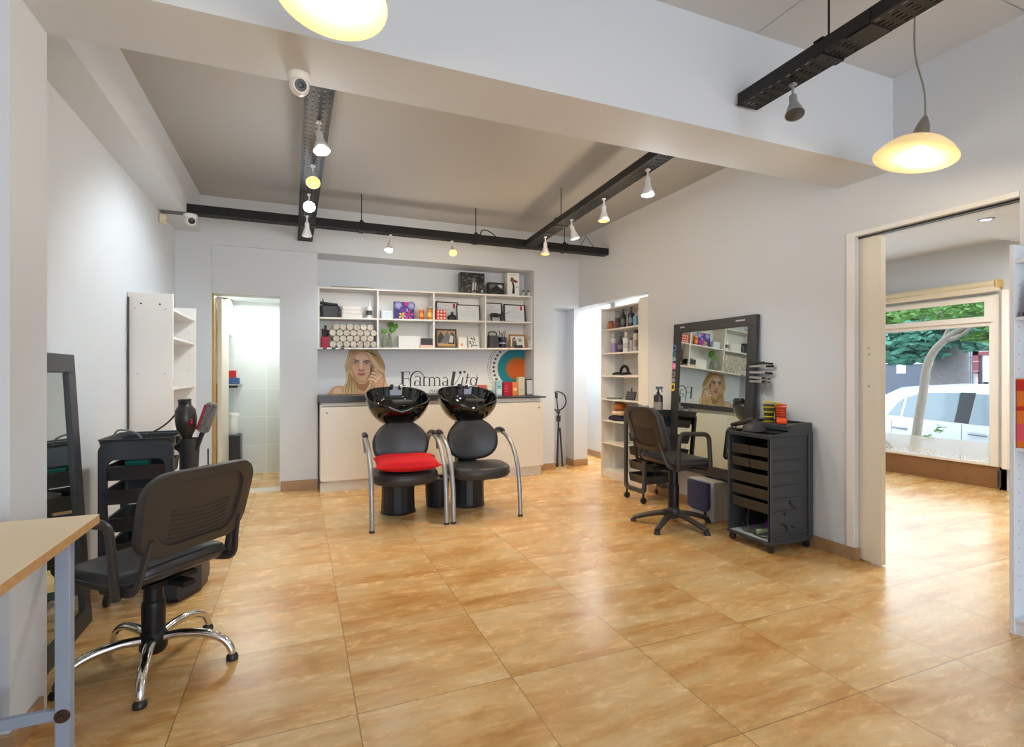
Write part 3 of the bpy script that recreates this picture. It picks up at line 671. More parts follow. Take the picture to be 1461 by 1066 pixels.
# things on the shelf -------------------------------------------------------------
def bottle(name, label, cat, loc, r, h, col, cap=(30, 30, 32), kind='pump', lab=None, flat=1.0, group=None, rough=0.3, neck=0.35, ck=0.5, trans=0.0):
    t = thing(name, label, cat, loc, random.random()*0.6 - 0.3, group)
    c = lambda n, q: P(n + '_%d_%d_%d' % tuple(q), q, rough, var=0.04, coat=0.2, trans=trans if n == 'pack' else 0.0)
    hb = h*0.74 if kind != 'can' else h*0.86
    m = MB(); m.lathe([(r*0.9, 0), (r, 0.004), (r, hb*0.88), (r*0.92, hb*0.94), (r*neck, hb), (r*neck, hb + h*0.03)], 20, 1, flat); m.build('body', c('pack', col), t)
    m = MB()
    if kind == 'pump':
        m.lathe([(r*0.42, hb + h*0.02), (r*0.42, hb + h*0.08), (r*0.16, hb + h*0.09), (r*0.14, h*0.94), (r*0.3, h*0.945), (r*0.3, h)], 12); m.box(-r*0.1, r*0.75, -r*0.12, r*0.12, h*0.955, h*0.99)
    elif kind == 'trigger':
        m.lathe([(r*0.4, hb + h*0.015), (r*0.4, hb + h*0.06), (r*0.2, hb + h*0.07), (r*0.22, h*0.93)], 12)
        m.box(-r*0.5, r*1.0, -r*0.2, r*0.2, h*0.92, h); m.prism([(r*0.55, h*0.93), (r*0.75, h*0.93), (r*1.05, h*0.80), (r*0.9, h*0.80)], 'y', -r*0.12, r*0.12)
    elif kind == 'can': m.lathe([(r*0.92, hb), (r*0.92, h*0.985), (r*0.8, h)], 16, 1, flat)
    else: m.lathe([(r*ck, hb + h*0.015), (r*ck, h*0.97), (r*ck*0.9, h)], 16)
    m.build('cap', c('cap', cap), t)
    if lab is not None:
        m = MB(); q = 20
        m.loft([[(r*1.012*math.cos(-PI*1.0 + PI*k/10 + 0.0), r*1.012*flat*math.sin(-PI*1.0 + PI*k/10), z) for k in range(11)] for z in (hb*0.25, hb*0.62)], False, False, False)
        m.build('product_label', c('label', lab), t)
    return t
def boxthing(name, label, cat, loc, w, d, h, mats, rz=0.0, rx=0.0, group=None, front=None, bevel=0.002):
    """carton; front(mb) may add printed shapes on the -y face"""
    t = thing(name, label, cat, loc, rz, group); t.rotation_euler = (rx, 0, rz)
    MB().box(-w/2, w/2, -d/2, d/2, 0, h).build('carton', mats[0], t, bevel=bevel)
    if front:
        m = MB(); front(m, w, d, h); m.build('printed_front', mats[1:], t)
    return t
def face_rect(m, x0, x1, z0, z1, y, i=0): m.mat(i).box(x0, x1, y, y + 0.0006, z0, z1)
def frame_thing(name, label, cat, loc, w, h, bw, mframe, draw, inks, rx=-0.12, rz=0.0, depth=0.018, group=None):
    t = thing(name, label, cat, loc, rz, group); t.rotation_euler = (rx, 0, rz)
    m = MB(); m.box(-w/2, w/2, 0, depth, 0, bw); m.box(-w/2, w/2, 0, depth, h-bw, h); m.box(-w/2, -w/2+bw, 0, depth, bw, h-bw); m.box(w/2-bw, w/2, 0, depth, bw, h-bw)
    m.build('frame', mframe, t, bevel=0.0015)
    m = MB(); m.mat(0).box(-w/2+bw*0.8, w/2-bw*0.8, depth*0.4, depth*0.8, bw*0.8, h-bw*0.8)
    draw(m, w, h, depth*0.4 - 0.0008); m.build('picture', inks, t)
    return t
YM = 5.95
def K(n, c, r=0.5, v=0.05): return P(n, c, r, var=v)
m_red, m_paper, m_navy = K('red_print', (196, 40, 44)), K('paper_white', (232, 232, 228)), K('navy_print', (40, 44, 92))
m_photo_d, m_photo_m, m_photo_l = K('photo_dark', (30, 30, 32), 0.3), K('photo_mid', (92, 92, 94), 0.3), K('photo_light', (190, 190, 188), 0.3)
m_woodf, m_darkf, m_blackf = K('oak_frame', (176, 124, 62), 0.45), K('dark_wood_frame', (64, 46, 34), 0.45), K('black_frame', (26, 26, 28), 0.4)
# top of the unit
def gadget_print(m, w, d, h):
    y = -d/2 - 0.0009
    face_rect(m, -w*0.49, w*0.49, h*0.01, h*0.99, y + 0.0003, 0)
    random.seed(3)
    for k in range(46):
        x = (random.random()-0.5)*w*0.9; z = h*(0.08 + random.random()*0.86); s = 0.006 + random.random()*0.012
        m.mat(1).prism([(x-s, z-s*0.5), (x+s*0.4, z-s), (x+s*1.2, z+s*0.3), (x+s*0.2, z+s*0.8)], 'y', y - 0.0002, y)
    m.mat(2).prism([(-0.03*w, h*0.15), (0.03*w, h*0.15), (0.07*w, h*0.55), (0.0, h*0.58)], 'y', y - 0.0006, y)
    m.mat(2).prism([(0.07*w, h*0.2), (0.12*w, h*0.18), (0.16*w, h*0.52), (0.10*w, h*0.55)], 'y', y - 0.0006, y)
    m.mat(1).prism(ring_pts(0.04*w, h*0.66, 0.1*w, 0, 350, 16), 'y', y - 0.0008, y); face_rect(m, w*0.36, w*0.43, h*0.08, h*0.2, y - 0.0008, 2); face_rect(m, -w*.05, w*.12, h*.06, h*.08, y-.0006, 2)
xx = onY(674, 410, YS + 0.06)
boxthing('gadget_box', 'large square black printed box on top of the wall shelf', 'box', (xx.x, YS + 0.095, ST(xx.x)), 0.30, 0.09, 0.25, [m_photo_d, m_photo_d, m_photo_m, m_photo_l], front=gadget_print)
def landscape_print(m, w, d, h):
    y = -d/2 - 0.0009; face_rect(m, -w*0.47, w*0.47, h*0.05, h*0.95, y + 0.0003, 0)
    face_rect(m, -w*0.44, w*0.44, h*0.42, h*0.86, y, 1); m.mat(2).prism(ring_pts(w*0.22, h*0.68, w*0.13, 0, 350, 18), 'y', y - 0.0003, y)
    m.mat(0).prism([(-w*0.44, h*0.42), (w*0.44, h*0.42), (w*0.25, h*0.56), (w*0.05, h*0.74), (-w*0.05, h*0.78), (-w*0.12, h*0.66), (-w*0.3, h*0.5)], 'y', y - 0.0006, y)
    for k in range(5): face_rect(m, -w*0.4 + k*0.02, w*(0.1 + 0.06*k), h*(0.12 + 0.05*k), h*(0.13 + 0.05*k), y, 1)
xx = onY(708, 413, YS + 0.06)
boxthing('gadget_box', 'small black landscape-printed box between the two taller boxes on the shelf top', 'box', (xx.x, YS + 0.085, ST(xx.x)), 0.20, 0.07, 0.148, [m_photo_d, m_photo_d, m_photo_m, m_photo_l], front=landscape_print)
def mixer_print(m, w, d, h):
    y = -d/2 - 0.0009; face_rect(m, -w*0.48, w*0.48, h*0.01, h*0.99, y + 0.0003, 0)
    m.mat(1).prism([(-0.1*w, 0.08*h), (0.12*w, 0.08*h), (0.1*w, 0.42*h), (-0.05*w, 0.42*h)], 'y', y - 0.0004, y)
    m.mat(1).prism([(-0.06*w, 0.42*h), (0.1*w, 0.42*h), (0.02*w, 0.58*h), (-0.14*w, 0.6*h)], 'y', y - 0.0004, y)
    m.mat(2).prism([(-0.26*w, 0.62*h), (0.3*w, 0.56*h), (0.4*w, 0.64*h), (0.05*w, 0.72*h), (-0.05*w, 0.8*h), (-0.24*w, 0.78*h)], 'y', y - 0.0004, y)
    m.mat(1).prism(ring_pts(0.3*w, 0.38*h, 0.05*w, 0, 340, 12), 'y', y - 0.0004, y); face_rect(m, -0.3*w, 0.25*w, 0.9*h, 0.92*h, y, 1)
xx = onY(731, 402, YS + 0.06)
boxthing('gadget_box', 'tall white box printed with a brown handheld device, right end of shelf top', 'box', (xx.x + 0.005, YS + 0.09, ST(xx.x)), 0.155, 0.10, 0.275, [m_paper, m_paper, m_photo_d, K('brown_print', (112, 66, 48))], front=mixer_print)
for k, (u, nm) in enumerate(((747, 'left of two small white figurines at the right end of the shelf top'), (754.5, 'right of two small white figurines at the right end of the shelf top'))):
    xx = onY(u, 416, YS + 0.09); t = thing('figurine', nm, 'figurine', (xx.x, YS + 0.10, ST(xx.x)), 0, 'figurines on the shelf top')
    m = MB(); m.lathe([(0.018, 0), (0.019, 0.004), (0.014, 0.02), (0.017, 0.045), (0.010, 0.056), (0.006, 0.06)], 14); m.build('body', K('figurine_white', (220, 216, 206)), t)
    m = MB(); m.ball((0, 0, 0.068), 0.013, 12, 8); m.build('head', K('figurine_dark', (70, 62, 50)), t)
xx0 = onY(478, 406, YS + 0.05); xx1 = onY(527, 409, YS + 0.05)
o = MB().box(-0.22, 0.22, -0.02, 0.02, 0, 0.012).build('wooden_batten', K('raw_wood', (150, 136, 96), 0.7)); o.location = ((xx0.x + xx1.x)/2, YS + 0.06, ST((xx0.x + xx1.x)/2) + 0.004); o.rotation_euler = (0, -SK, 0)
tag(o, 'thin wooden batten lying on the left end of the shelf top', 'batten')
# upper left compartment: black clippers bundle, folded towels, white pump bottle
xx = onY(469, 440, YM)
t = thing('hair_clipper_set', 'black bundle of hair clippers in the upper left shelf compartment', 'hair clippers', (xx.x + .01, YM - .02, SM(xx.x) + 0.001))
m = MB(); m.prism(rrect(0.19, 0.10, 0.03), 'z', 0, 0.13); m.warp(lambda v: (v.x*(1.0 - 0.1*math.sin(v.z*30)), v.y, v.z)); m.build('case', M_BLACK, t, bevel=0.01)
m = MB(); m.at(tr(-0.01, -0.02, 0.14) @ rot('Y', 0.1)); m.box(-0.09, 0.09, -0.03, 0.03, -0.008, 0.02); m.build('clipper_body', M_BLACKSAT, t, bevel=0.006)
m = MB(); m.tube([(-0.06, 0, 0.155), (-0.075, 0, 0.205)], [0.008, 0.004], 8); m.build('antenna', M_BLACK, t)
m = MB()
for s in range(3): m.tube([(0.09 + 0.012*math.sin(k*0.9 + s), -0.03 + 0.01*s, 0.10 - 0.095*k/10) for k in range(11)], 0.005, 6)
m.build('cord', M_BLACK, t)
for k in range(3):
    xx = onY(501, 440, YM); z = SM(xx.x) + 0.001 + 0.042*k
    m = MB(); out = rrect(0.215, 0.16, 0.03); m.pad(out, [(0.97, 0), (1.0, 0.01), (1.0, 0.03), (0.97, 0.04)]); o = m.build('folded_towel', M_TOWEL); o.location = (xx.x, YM + 0.01, z)
    tag(o, '%s folded white towel of the pile in the upper left shelf compartment' % ('bottom', 'middle', 'top')[k], 'towel', 'folded towels on the shelf')
xx = onY(527, 452, YM - 0.07); bottle('pump_bottle', 'white pump bottle beside the folded towels in the upper left compartment', 'bottle', (xx.x, YM - 0.055, SM(xx.x)), 0.033, 0.185, (236, 236, 232), (226, 226, 222), 'cone', (60, 62, 64), ck=0.3)
# lower left: crimson box of tools
xx = onY(463, 485, YS + 0.06); t = thing('tool_holder', 'crimson holder with dark brushes left of the rolled towels', 'holder', (0.262, YS + 0.07, SB(xx.x)))
MB().box(-0.04, 0.034, -0.045, 0.045, 0, 0.115).build('holder_body', K('crimson_plastic', (168, 24, 66)), t, bevel=0.004)
for k, (x, l) in enumerate(((-0.022, 0.2), (0.0, 0.24), (0.02, 0.19))):
    m = MB(); m.tube([(x, 0, 0.1), (x + 0.004*k, 0.005, l)], [0.009, 0.013], 8); m.build('brush', M_BLACK, t)
# second compartment, top: canvas print, two bottles, clear tub
def flower_print(m, w, h, y):
    col = [1, 2, 3, 4, 5, 6]
    m.mat(1).box(-w*0.5, w*0.5, y, y + 0.0006, 0, h)
    for cx, cz, r, i in ((-0.28, 0.80, 0.2, 2), (-0.28, 0.80, 0.12, 3), (0.36, 0.82, 0.2, 2), (0.36, 0.82, 0.11, 3), (-0.05, 0.55, 0.17, 6), (0.1, 0.9, 0.1, 4), (0.1, 0.55, 0.09, 3)):
        m.mat(i).prism([(x, z) for x, z in ring_pts(cx*w, cz*h, r*w, 0, 345, 18)], 'y', y - 0.0004 - 0.0002*i, y)
    for cx, cz, i, s in ((-0.1, 0.2, 5, 0.17), (0.22, 0.26, 4, 0.22), (0.05, 0.05, 6, 0.2)):
        for k in range(5):
            a = k*2*PI/5 + cx; m.mat(i).prism([(cx*w, max(0.002, cz*h)), (cx*w + s*w*math.cos(a-0.3), max(.002, cz*h + s*w*math.sin(a-0.3))), (cx*w + s*1.1*w*math.cos(a), max(.002, cz*h + s*1.1*w*math.sin(a))), (cx*w + s*w*math.cos(a+0.3), max(.002, cz*h + s*w*math.sin(a+0.3)))], 'y', y - 0.002 - 0.0002*k, y)
xx = onY(577, 442, YM - 0.03)
t = thing('canvas_print', 'colourful purple and yellow canvas print leaning in the second shelf compartment', 'picture', (xx.x, YM - 0.03, SM(xx.x) + 0.002)); t.rotation_euler = (-0.10, 0, 0)
MB().box(-0.115, 0.115, 0.001, 0.022, 0, 0.20).build('canvas', K('deep_purple_paint', (44, 34, 96)), t)
m = MB(); flower_print(m, 0.23, 0.2, 0.0); m.build('painting', [m_navy, K('indigo_paint', (52, 36, 112)), K('slate_blue_paint', (120, 128, 170)), K('lilac_paint', (170, 162, 206)), K('magenta_paint', (196, 44, 132)), K('yellow_paint', (236, 206, 48)), K('violet_paint', (96, 44, 140))], t)
xx = onY(601.5, 448, YM - 0.06); bottle('spray_bottle', 'left orange bottle with clear cap beside the canvas print', 'bottle', (xx.x, YM - 0.06, SM(xx.x)), 0.03, 0.125, (222, 92, 22), (232, 190, 160), 'can', (240, 150, 60))
xx = onY(613, 446, YM - 0.06); bottle('spray_bottle', 'amber bottle with silver cap next to the orange bottle', 'bottle', (xx.x, YM - 0.06, SM(xx.x)), 0.032, 0.155, (206, 132, 24), (206, 206, 206), 'can', (236, 190, 90))
xx = onY(551, 447, YM); t = thing('clear_tub', 'frosted clear plastic tub left of the canvas print', 'tub', (xx.x, YM - .02, SM(xx.x)))
MB().prism(rrect(0.13, 0.11, 0.02), 'z', 0, 0.085).build('tub_body', P('frosted_plastic', (214, 222, 228), 0.3, var=0.02), t, bevel=0.004); MB().prism(rrect(0.135, 0.115, 0.02), 'z', 0.085, 0.094).build('lid', M_WHITE2, t)
# second compartment, bottom: plant in a glass jar, white carton, black box on a book
M_GLASS = P('clear_glass', (238, 244, 240), 0.03, trans=0.95, var=0.0, rvar=0.0)
M_LEAF = P('plant_leaf', (88, 142, 44), 0.45, var=0.25, scale=40); M_STEM = P('plant_stem', (96, 120, 60), 0.6)
xx = onY(552, 483, YM - 0.03); t = thing('potted_plant', 'green leafy cutting in a glass jar on the lower shelf', 'plant', (xx.x, YM - 0.04, SB(xx.x) + 0.001))
m = MB(); m.lathe([(0.05, 0), (0.055, 0.006), (0.056, 0.10), (0.048, 0.125), (0.05, 0.135)], 24); m.build('glass_jar', P('pale_green_glass', (206, 216, 196), 0.06, trans=0.75, var=0.02), t)
m = MB()
tips = [(-0.035, 0.0, 0.17), (0.03, -0.01, 0.225), (0.065, 0.0, 0.255), (0.10, -0.01, 0.23), (0.08, 0.01, 0.20), (0.045, 0.0, 0.195)]
for p in tips: m.tube(smoothpath([(0, 0, 0.02), (p[0]*0.3, p[1], 0.13), p], 4), 0.0028, 6)
m.build('stems', M_STEM, t)
for k, p in enumerate(tips):
    m = MB(); R = tr(*p) @ rot('Z', k*1.1) @ rot('Y', 0.5 + 0.25*(k % 3)) @ rot('X', 0.9)
    m.at(R).grid(lambda a, b: ((b - 0.5)*0.062*math.sin(PI*min(1, 0.08 + a*0.92))**0.7, (a - 0.2)*0.075, 0.012*math.sin(a*3) - 0.03*(b-0.5)**2*4*0.2), 8, 6); o = m.build('leaf', M_LEAF, t)
    so = o.modifiers.new('Solid', 'SOLIDIFY'); so.thickness = 0.0012
xx = onY(583, 487, YM); boxthing('carton', 'white low carton lying between the plant jar and the black box', 'box', (xx.x + 0.01, YM + 0.02, SB(xx.x) + .001), 0.26, 0.13, 0.135, [m_paper])
xx = onY(609, 490, YM - 0.05); b0 = boxthing('book', 'pale pink book under the small black box on the lower shelf', 'book', (xx.x, YM - 0.045, SB(xx.x) + 0.001), 0.17, 0.11, 0.03, [K('pale_pink_cover', (226, 190, 176))])
boxthing('small_box', 'small black box lying on the pale pink book', 'box', (xx.x + 0.004, YM - 0.045, SB(xx.x) + 0.0325), 0.15, 0.10, 0.075, [K('charcoal_card', (52, 54, 58))])
# third compartment, top: certificates, red carton, black perfume bottle
def cert(m, w, h, y):
    m.mat(1)
    m.box(-w*0.12, w*0.12, y, y + 0.0006, h*0.78, h*0.80)
    for k in range(7): m.box(-w*0.34, w*(0.34 - 0.05*(k % 3)), y, y + 0.0006, h*(0.66 - 0.065*k), h*(0.668 - 0.065*k))
def cert_ribbon(m, w, h, y):
    cert(m, w, h, y); m.mat(2).prism([(w*0.26, h*0.70), (w*0.36, h*0.68), (w*0.35, h*0.9), (w*0.27, h*0.92)], 'y', y - 0.002, y); m.mat(2).prism(ring_pts(w*0.31, h*0.86, w*0.05, 0, 340, 12), 'y', y - 0.003, y)
m_cert, m_inkg = K('certificate_paper', (226, 232, 236), 0.25), K('certificate_ink', (150, 156, 164), 0.5)
xx = onY(641, 442, YM + 0.02); frame_thing('certificate_frame', 'framed certificate with red ribbon behind the red carton', 'certificate', (xx.x - 0.01, YM + 0.055, SM(xx.x) + 0.001), 0.27, 0.235, 0.012, m_blackf, cert_ribbon, [m_cert, m_inkg, m_red], -0.10)
xx = onY(669, 444, YM - 0.02); frame_thing('certificate_frame', 'framed pale certificate standing right of the perfume bottle', 'certificate', (xx.x + 0.002, YM - 0.005, SM(xx.x) + 0.001), 0.29, 0.20, 0.010, m_blackf, cert, [m_cert, m_inkg], -0.10)
def hearts(m, w, d, h):
    y = -d/2 - 0.0009
    for i in range(3):
        for j in range(3):
            m.mat(0).prism(ring_pts(-w*0.32 + i*w*0.32, h*(0.18 + 0.32*j), w*0.11, 200, 520, 10), 'y', y, y + 0.0008)
xx = onY(628.5, 447, YM - 0.06); boxthing('carton', 'red carton with pale dots in the third upper compartment', 'box', (xx.x, YM - 0.07, SM(xx.x) + .001), 0.115, 0.06, 0.115, [K('orange_red_card', (206, 62, 44)), K('pale_pink_print', (240, 206, 194))], front=hearts)
xx = onY(644.5, 450, YM - 0.06); t = thing('perfume_bottle', 'dark squat perfume bottle with a red tag beside the red carton', 'bottle', (xx.x, YM - 0.075, SM(xx.x) + .001))
m = MB(); m.lathe([(0.045, 0), (0.056, 0.006), (0.058, 0.035), (0.04, 0.055), (0.018, 0.066), (0.016, 0.075)], 8); m.build('body', M_BLACK, t, smooth=20); m = MB(); m.box(-0.013, 0.013, -0.013, 0.013, 0.075, 0.10); m.build('stopper', M_BLACK, t, bevel=0.002)
# fourth compartment, top: certificates, cat figurine
xx = onY(706, 446, YM + 0.02); frame_thing('certificate_frame', 'black framed certificate behind the black cat in the right upper compartment', 'certificate', (xx.x - 0.01, YM + 0.055, SM(xx.x) + .001), 0.25, 0.245, 0.012, m_blackf, cert, [m_cert, m_inkg], -0.10)
xx = onY(735.5, 446, YM - 0.02); frame_thing('certificate_frame', 'framed certificate with red ribbon at the right end of the upper shelf', 'certificate', (xx.x + 0.005, YM - 0.0, SM(xx.x) + .001), 0.285, 0.225, 0.012, m_blackf, cert_ribbon, [m_cert, m_inkg, m_red], -0.10)
xx = onY(707, 450, YM - 0.07); t = thing('cat_figurine', 'black wire-tailed animal figurine in front of the right certificates', 'figurine', (xx.x, YM - 0.085, SM(xx.x) + .001))
m = MB(); m.tube(smoothpath([(-0.07, 0, 0.06), (-0.04, 0, 0.072), (0.03, 0, 0.07), (0.075, 0, 0.075)]), [0.02]*3 + [0.026]*10 + [0.018]*6, 10); m.ball((0.082, 0, 0.088), 0.024, 12, 8)
for s in (-1, 1): m.prism([(0.072, 0.105), (0.086, 0.105), (0.080, 0.125)], 'y', s*0.012 - 0.004, s*0.012 + 0.004)
m.build('body', M_BLACK, t)
for x, y in ((-0.06, -0.012), (-0.06, 0.012), (0.06, -0.012), (0.06, 0.012)): MB().tube([(x, y, 0.065), (x + 0.003, y, 0.0)], [0.009, 0.006], 8).build('leg', M_BLACK, t)
MB().tube(smoothpath([(0.09, 0, 0.09), (0.13, 0, 0.095), (0.18, 0, 0.115)]), 0.0025, 6).build('whisker_wire', M_BLACK, t)
# third compartment, bottom: framed photo, greeting cards
def couple(m, w, h, y):
    for i, pts in ((1, [(-0.4, 0.15), (-0.15, 0.15), (-0.05, 0.5), (-0.25, 0.85), (-0.4, 0.6)]), (2, [(-0.3, 0.25), (0.0, 0.2), (0.2, 0.55), (0.05, 0.9), (-0.1, 0.6)]), (1, [(0.05, 0.15), (0.38, 0.12), (0.4, 0.7), (0.25, 0.85), (0.12, 0.5)]), (3, [(0.12, 0.3), (0.3, 0.28), (0.34, 0.62), (0.2, 0.7)]), (4, [(-0.4, 0.12), (0.4, 0.12), (0.4, 0.2), (-0.4, 0.25)])):
        m.mat(i).prism([(x*w, z*h) for x, z in pts], 'y', y - 0.0003*i, y)
xx = onY(637, 481, YM - 0.03); frame_thing('picture_frame', 'dark wooden framed photograph in the third lower compartment', 'photo frame', (xx.x, YM - 0.04, SB(xx.x) + .001), 0.25, 0.225, 0.017, m_darkf, couple, [K('photo_sepia', (150, 128, 96), 0.3), m_photo_d, m_photo_m, m_photo_l, K('photo_tan', (186, 144, 84), 0.3)], -0.10)
def sprig(m, w, h, y):
    random.seed(9)
    for k in range(26):
        x = (random.random()-0.5)*w*0.66; z = h*(0.12 + random.random()*0.76); s = 0.010
        m.mat(1 + k % 2).prism([(x-s, z), (x, z-s*0.7), (x+s, z+s*0.2), (x, z+s)], 'y', y - 0.0002*(k % 3), y)
xx = onY(676.5, 484, YM - 0.03); frame_thing('greeting_card', 'leaf-patterned card in a pale frame beside the right upright', 'card', (xx.x, YM - 0.03, SB(xx.x) + .001), 0.145, 0.155, 0.010, K('pale_blue_card', (200, 212, 214)), sprig, [m_paper, K('dark_green_print', (46, 70, 54)), K('grey_print', (92, 96, 92))], -0.16)
xx = onY(660.5, 485, YM - 0.05); frame_thing('greeting_card', 'small white card with an orange dot beside the framed photograph', 'card', (xx.x + 0.004, YM - 0.04, SB(xx.x) + .001), 0.105, 0.135, 0.006, m_paper, lambda m, w, h, y: m.mat(1).prism(ring_pts(-0.1*w, 0.3*h, 0.16*w, 0, 345, 14), 'y', y, y + 0.0006), [m_paper, K('orange_print', (226, 160, 90))], -0.14, depth=0.008)
# fourth compartment, bottom: tools in cups, wooden frame, jar
xx = onY(703, 482, YM - 0.03); t = thing('styling_iron_box', 'grey tool case with a looped handle in the right lower compartment', 'case', (xx.x, YM - 0.04, SB(xx.x) + .001))
MB().prism(rrect(0.12, 0.09, 0.02), 'z', 0, 0.15).build('case', K('dark_grey_plastic', (62, 62, 66), 0.45, 0.2), t, bevel=0.006); m = MB(); m.tube(fillet([(-0.055, 0, 0.14), (-0.055, 0, 0.195), (0.045, 0, 0.195), (0.045, 0, 0.14)], 0.03), 0.007, 8); m.build('handle', M_BLACK, t)
xx = onY(717, 484, YM - 0.06); t = thing('tool_cup', 'black cup of combs and brushes beside the grey tool case', 'cup', (xx.x, YM - 0.06, SB(xx.x) + .001))
m = MB(); m.lathe([(0.042, 0), (0.05, 0.13), (0.046, 0.13), (0.04, 0.09)], 20); m.build('cup', K('black_violet_plastic', (28, 26, 42), 0.3), t); MB().lathe([(0.0455, 0.05), (0.0465, 0.065), (0.045, 0.066)], 20).build('band', K('lilac_band', (170, 170, 200)), t)
for k, (x, y, l) in enumerate(((-0.03, 0.01, 0.205), (-0.012, -0.01, 0.185), (0.01, 0.012, 0.20), (0.03, 0.0, 0.215), (0.02, -0.015, 0.18))):
    MB().tube([(x*0.5, y, 0.1), (x*1.3, y, l)], [0.004, 0.0055], 6).build('comb', M_BLACK, t)
def portraits(m, w, h, y):
    m.mat(1).prism([(-w*0.34, h*0.1), (-w*0.02, h*0.1), (-w*0.08, h*0.5), (-w*0.18, h*0.85), (-w*0.3, h*0.7)], 'y', y, y + 0.0006); m.mat(2).prism(ring_pts(-w*0.2, h*0.58, w*0.07, 0, 345, 14), 'y', y - 0.0006, y)
    m.mat(3).prism(ring_pts(w*0.15, h*0.6, w*0.1, 20, 340, 16), 'y', y - 0.0002, y); m.mat(1).box(w*0.05, w*0.3, y - .0002, y + 0.0006, h*0.2, h*0.24)
xx = onY(739, 485, YM - 0.03); frame_thing('picture_frame', 'light oak framed photograph in the right lower compartment', 'photo frame', (xx.x, YM - 0.035, SB(xx.x) + .001), 0.225, 0.17, 0.018, m_woodf, portraits, [m_paper, m_photo_m, K('photo_skin', (206, 160, 140), 0.3), m_inkg], -0.12, 0.05)
xx = onY(740, 492, YM - 0.09); boxthing('small_tray', 'small black tray in front of the oak photo frame', 'tray', (xx.x, YM - 0.085, SB(xx.x) + .001), 0.10, 0.035, 0.03, [M_BLACK])
xx = onY(757, 486, YM - 0.05); bottle('jar', 'pale blue topped white jar at the right end of the lower shelf', 'jar', (xx.x - 0.005, YM - 0.06, SB(xx.x) + .001), 0.028, 0.125, (206, 216, 222), (84, 156, 196), 'can', (226, 232, 236))
# bottles and boxes on the right worktop
ZW = 0.932
xx = onY(688, 556, 5.95); boxthing('small_pack', 'coral product pack standing behind the right wash basin', 'box', (xx.x, 5.96, ZW), 0.10, 0.06, 0.13, [K('coral_pack', (206, 92, 74))])
xx = onY(700, 555, 5.93); bottle('spray_can', 'pale green and white canister on the worktop', 'bottle', (xx.x, 5.95, ZW), 0.036, 0.13, (206, 222, 208), (228, 232, 226), 'can', (150, 176, 160))
xx = onY(711, 556, 5.9); boxthing('hair_dye_box', 'tall pale blue carton next to the crimson carton on the worktop', 'box', (xx.x, 5.90, ZW), 0.075, 0.06, 0.175, [K('pale_blue_pack', (150, 200, 214)), K('white_print_a', (226, 236, 240)), K('teal_print', (70, 140, 160))], front=lambda m, w, d, h: (face_rect(m, -w*.4, w*.4, h*.1, h*.45, -d/2-.0008, 0), face_rect(m, -w*.3, w*.3, h*.6, h*.66, -d/2-.0008, 1)))
xx = onY(723, 558, 5.88); boxthing('hair_dye_box', 'crimson carton on the worktop', 'box', (xx.x, 5.88, ZW), 0.105, 0.07, 0.165, [K('crimson_pack', (170, 28, 46)), K('rose_print', (222, 120, 130))], front=lambda m, w, d, h: [face_rect(m, -w*.4, -w*.02, h*(.3 + .1*k), h*(.33 + .1*k), -d/2-.0008, 0) for k in range(5)])
xx = onY(733.5, 558, 5.88); boxthing('hair_dye_box', 'orange carton beside the crimson carton on the worktop', 'box', (xx.x + .002, 5.88, ZW), 0.07, 0.06, 0.165, [K('orange_pack', (226, 128, 66)), K('cream_print', (246, 220, 180))], front=lambda m, w, d, h: m.mat(0).prism(ring_pts(0, h*.45, w*.28, 0, 345, 16), 'y', -d/2-.0008, -d/2-.0002))
xx = onY(742, 553, 5.9); boxthing('hair_dye_box', 'tall pale olive carton beside the small black frame', 'box', (xx.x + .004, 5.90, ZW), 0.085, 0.07, 0.225, [K('olive_cream_pack', (206, 204, 176)), K('olive_print', (160, 160, 130))], front=lambda m, w, d, h: face_rect(m, -w*.3, w*.3, h*.3, h*.34, -d/2-.0008, 0))
xx = onY(756, 556, 5.86); frame_thing('picture_frame', 'small black framed notice standing at the right end of the worktop', 'photo frame', (xx.x + .006, 5.845, ZW + .001), 0.125, 0.20, 0.010, m_blackf, lambda m, w, h, y: [m.mat(1).box(-w*.3, w*.3, y, y+.0006, h*(.25+.09*k), h*(.262+.09*k)) for k in range(6)], [K('lilac_paper', (206, 208, 222)), m_inkg], -0.05)
# ---------------------------------------------------------------- upholstery
M_LEATHER = P('black_leatherette', (52, 52, 54), 0.33, var=0.12, scale=140, bump=0.12)
M_SHELLP = P('black_moulded_plastic', (58, 53, 50), 0.42, var=0.1, scale=90)
M_CERAM = P('black_ceramic', (10, 10, 11), 0.06, var=0.02, coat=0.6, rvar=0.02)
M_ALU = P('silver_painted_tube', (168, 170, 172), 0.34, 0.55, var=0.03)
M_RED = P('red_fabric', (196, 12, 24), 0.85, var=0.08, scale=90, bump=0.2)

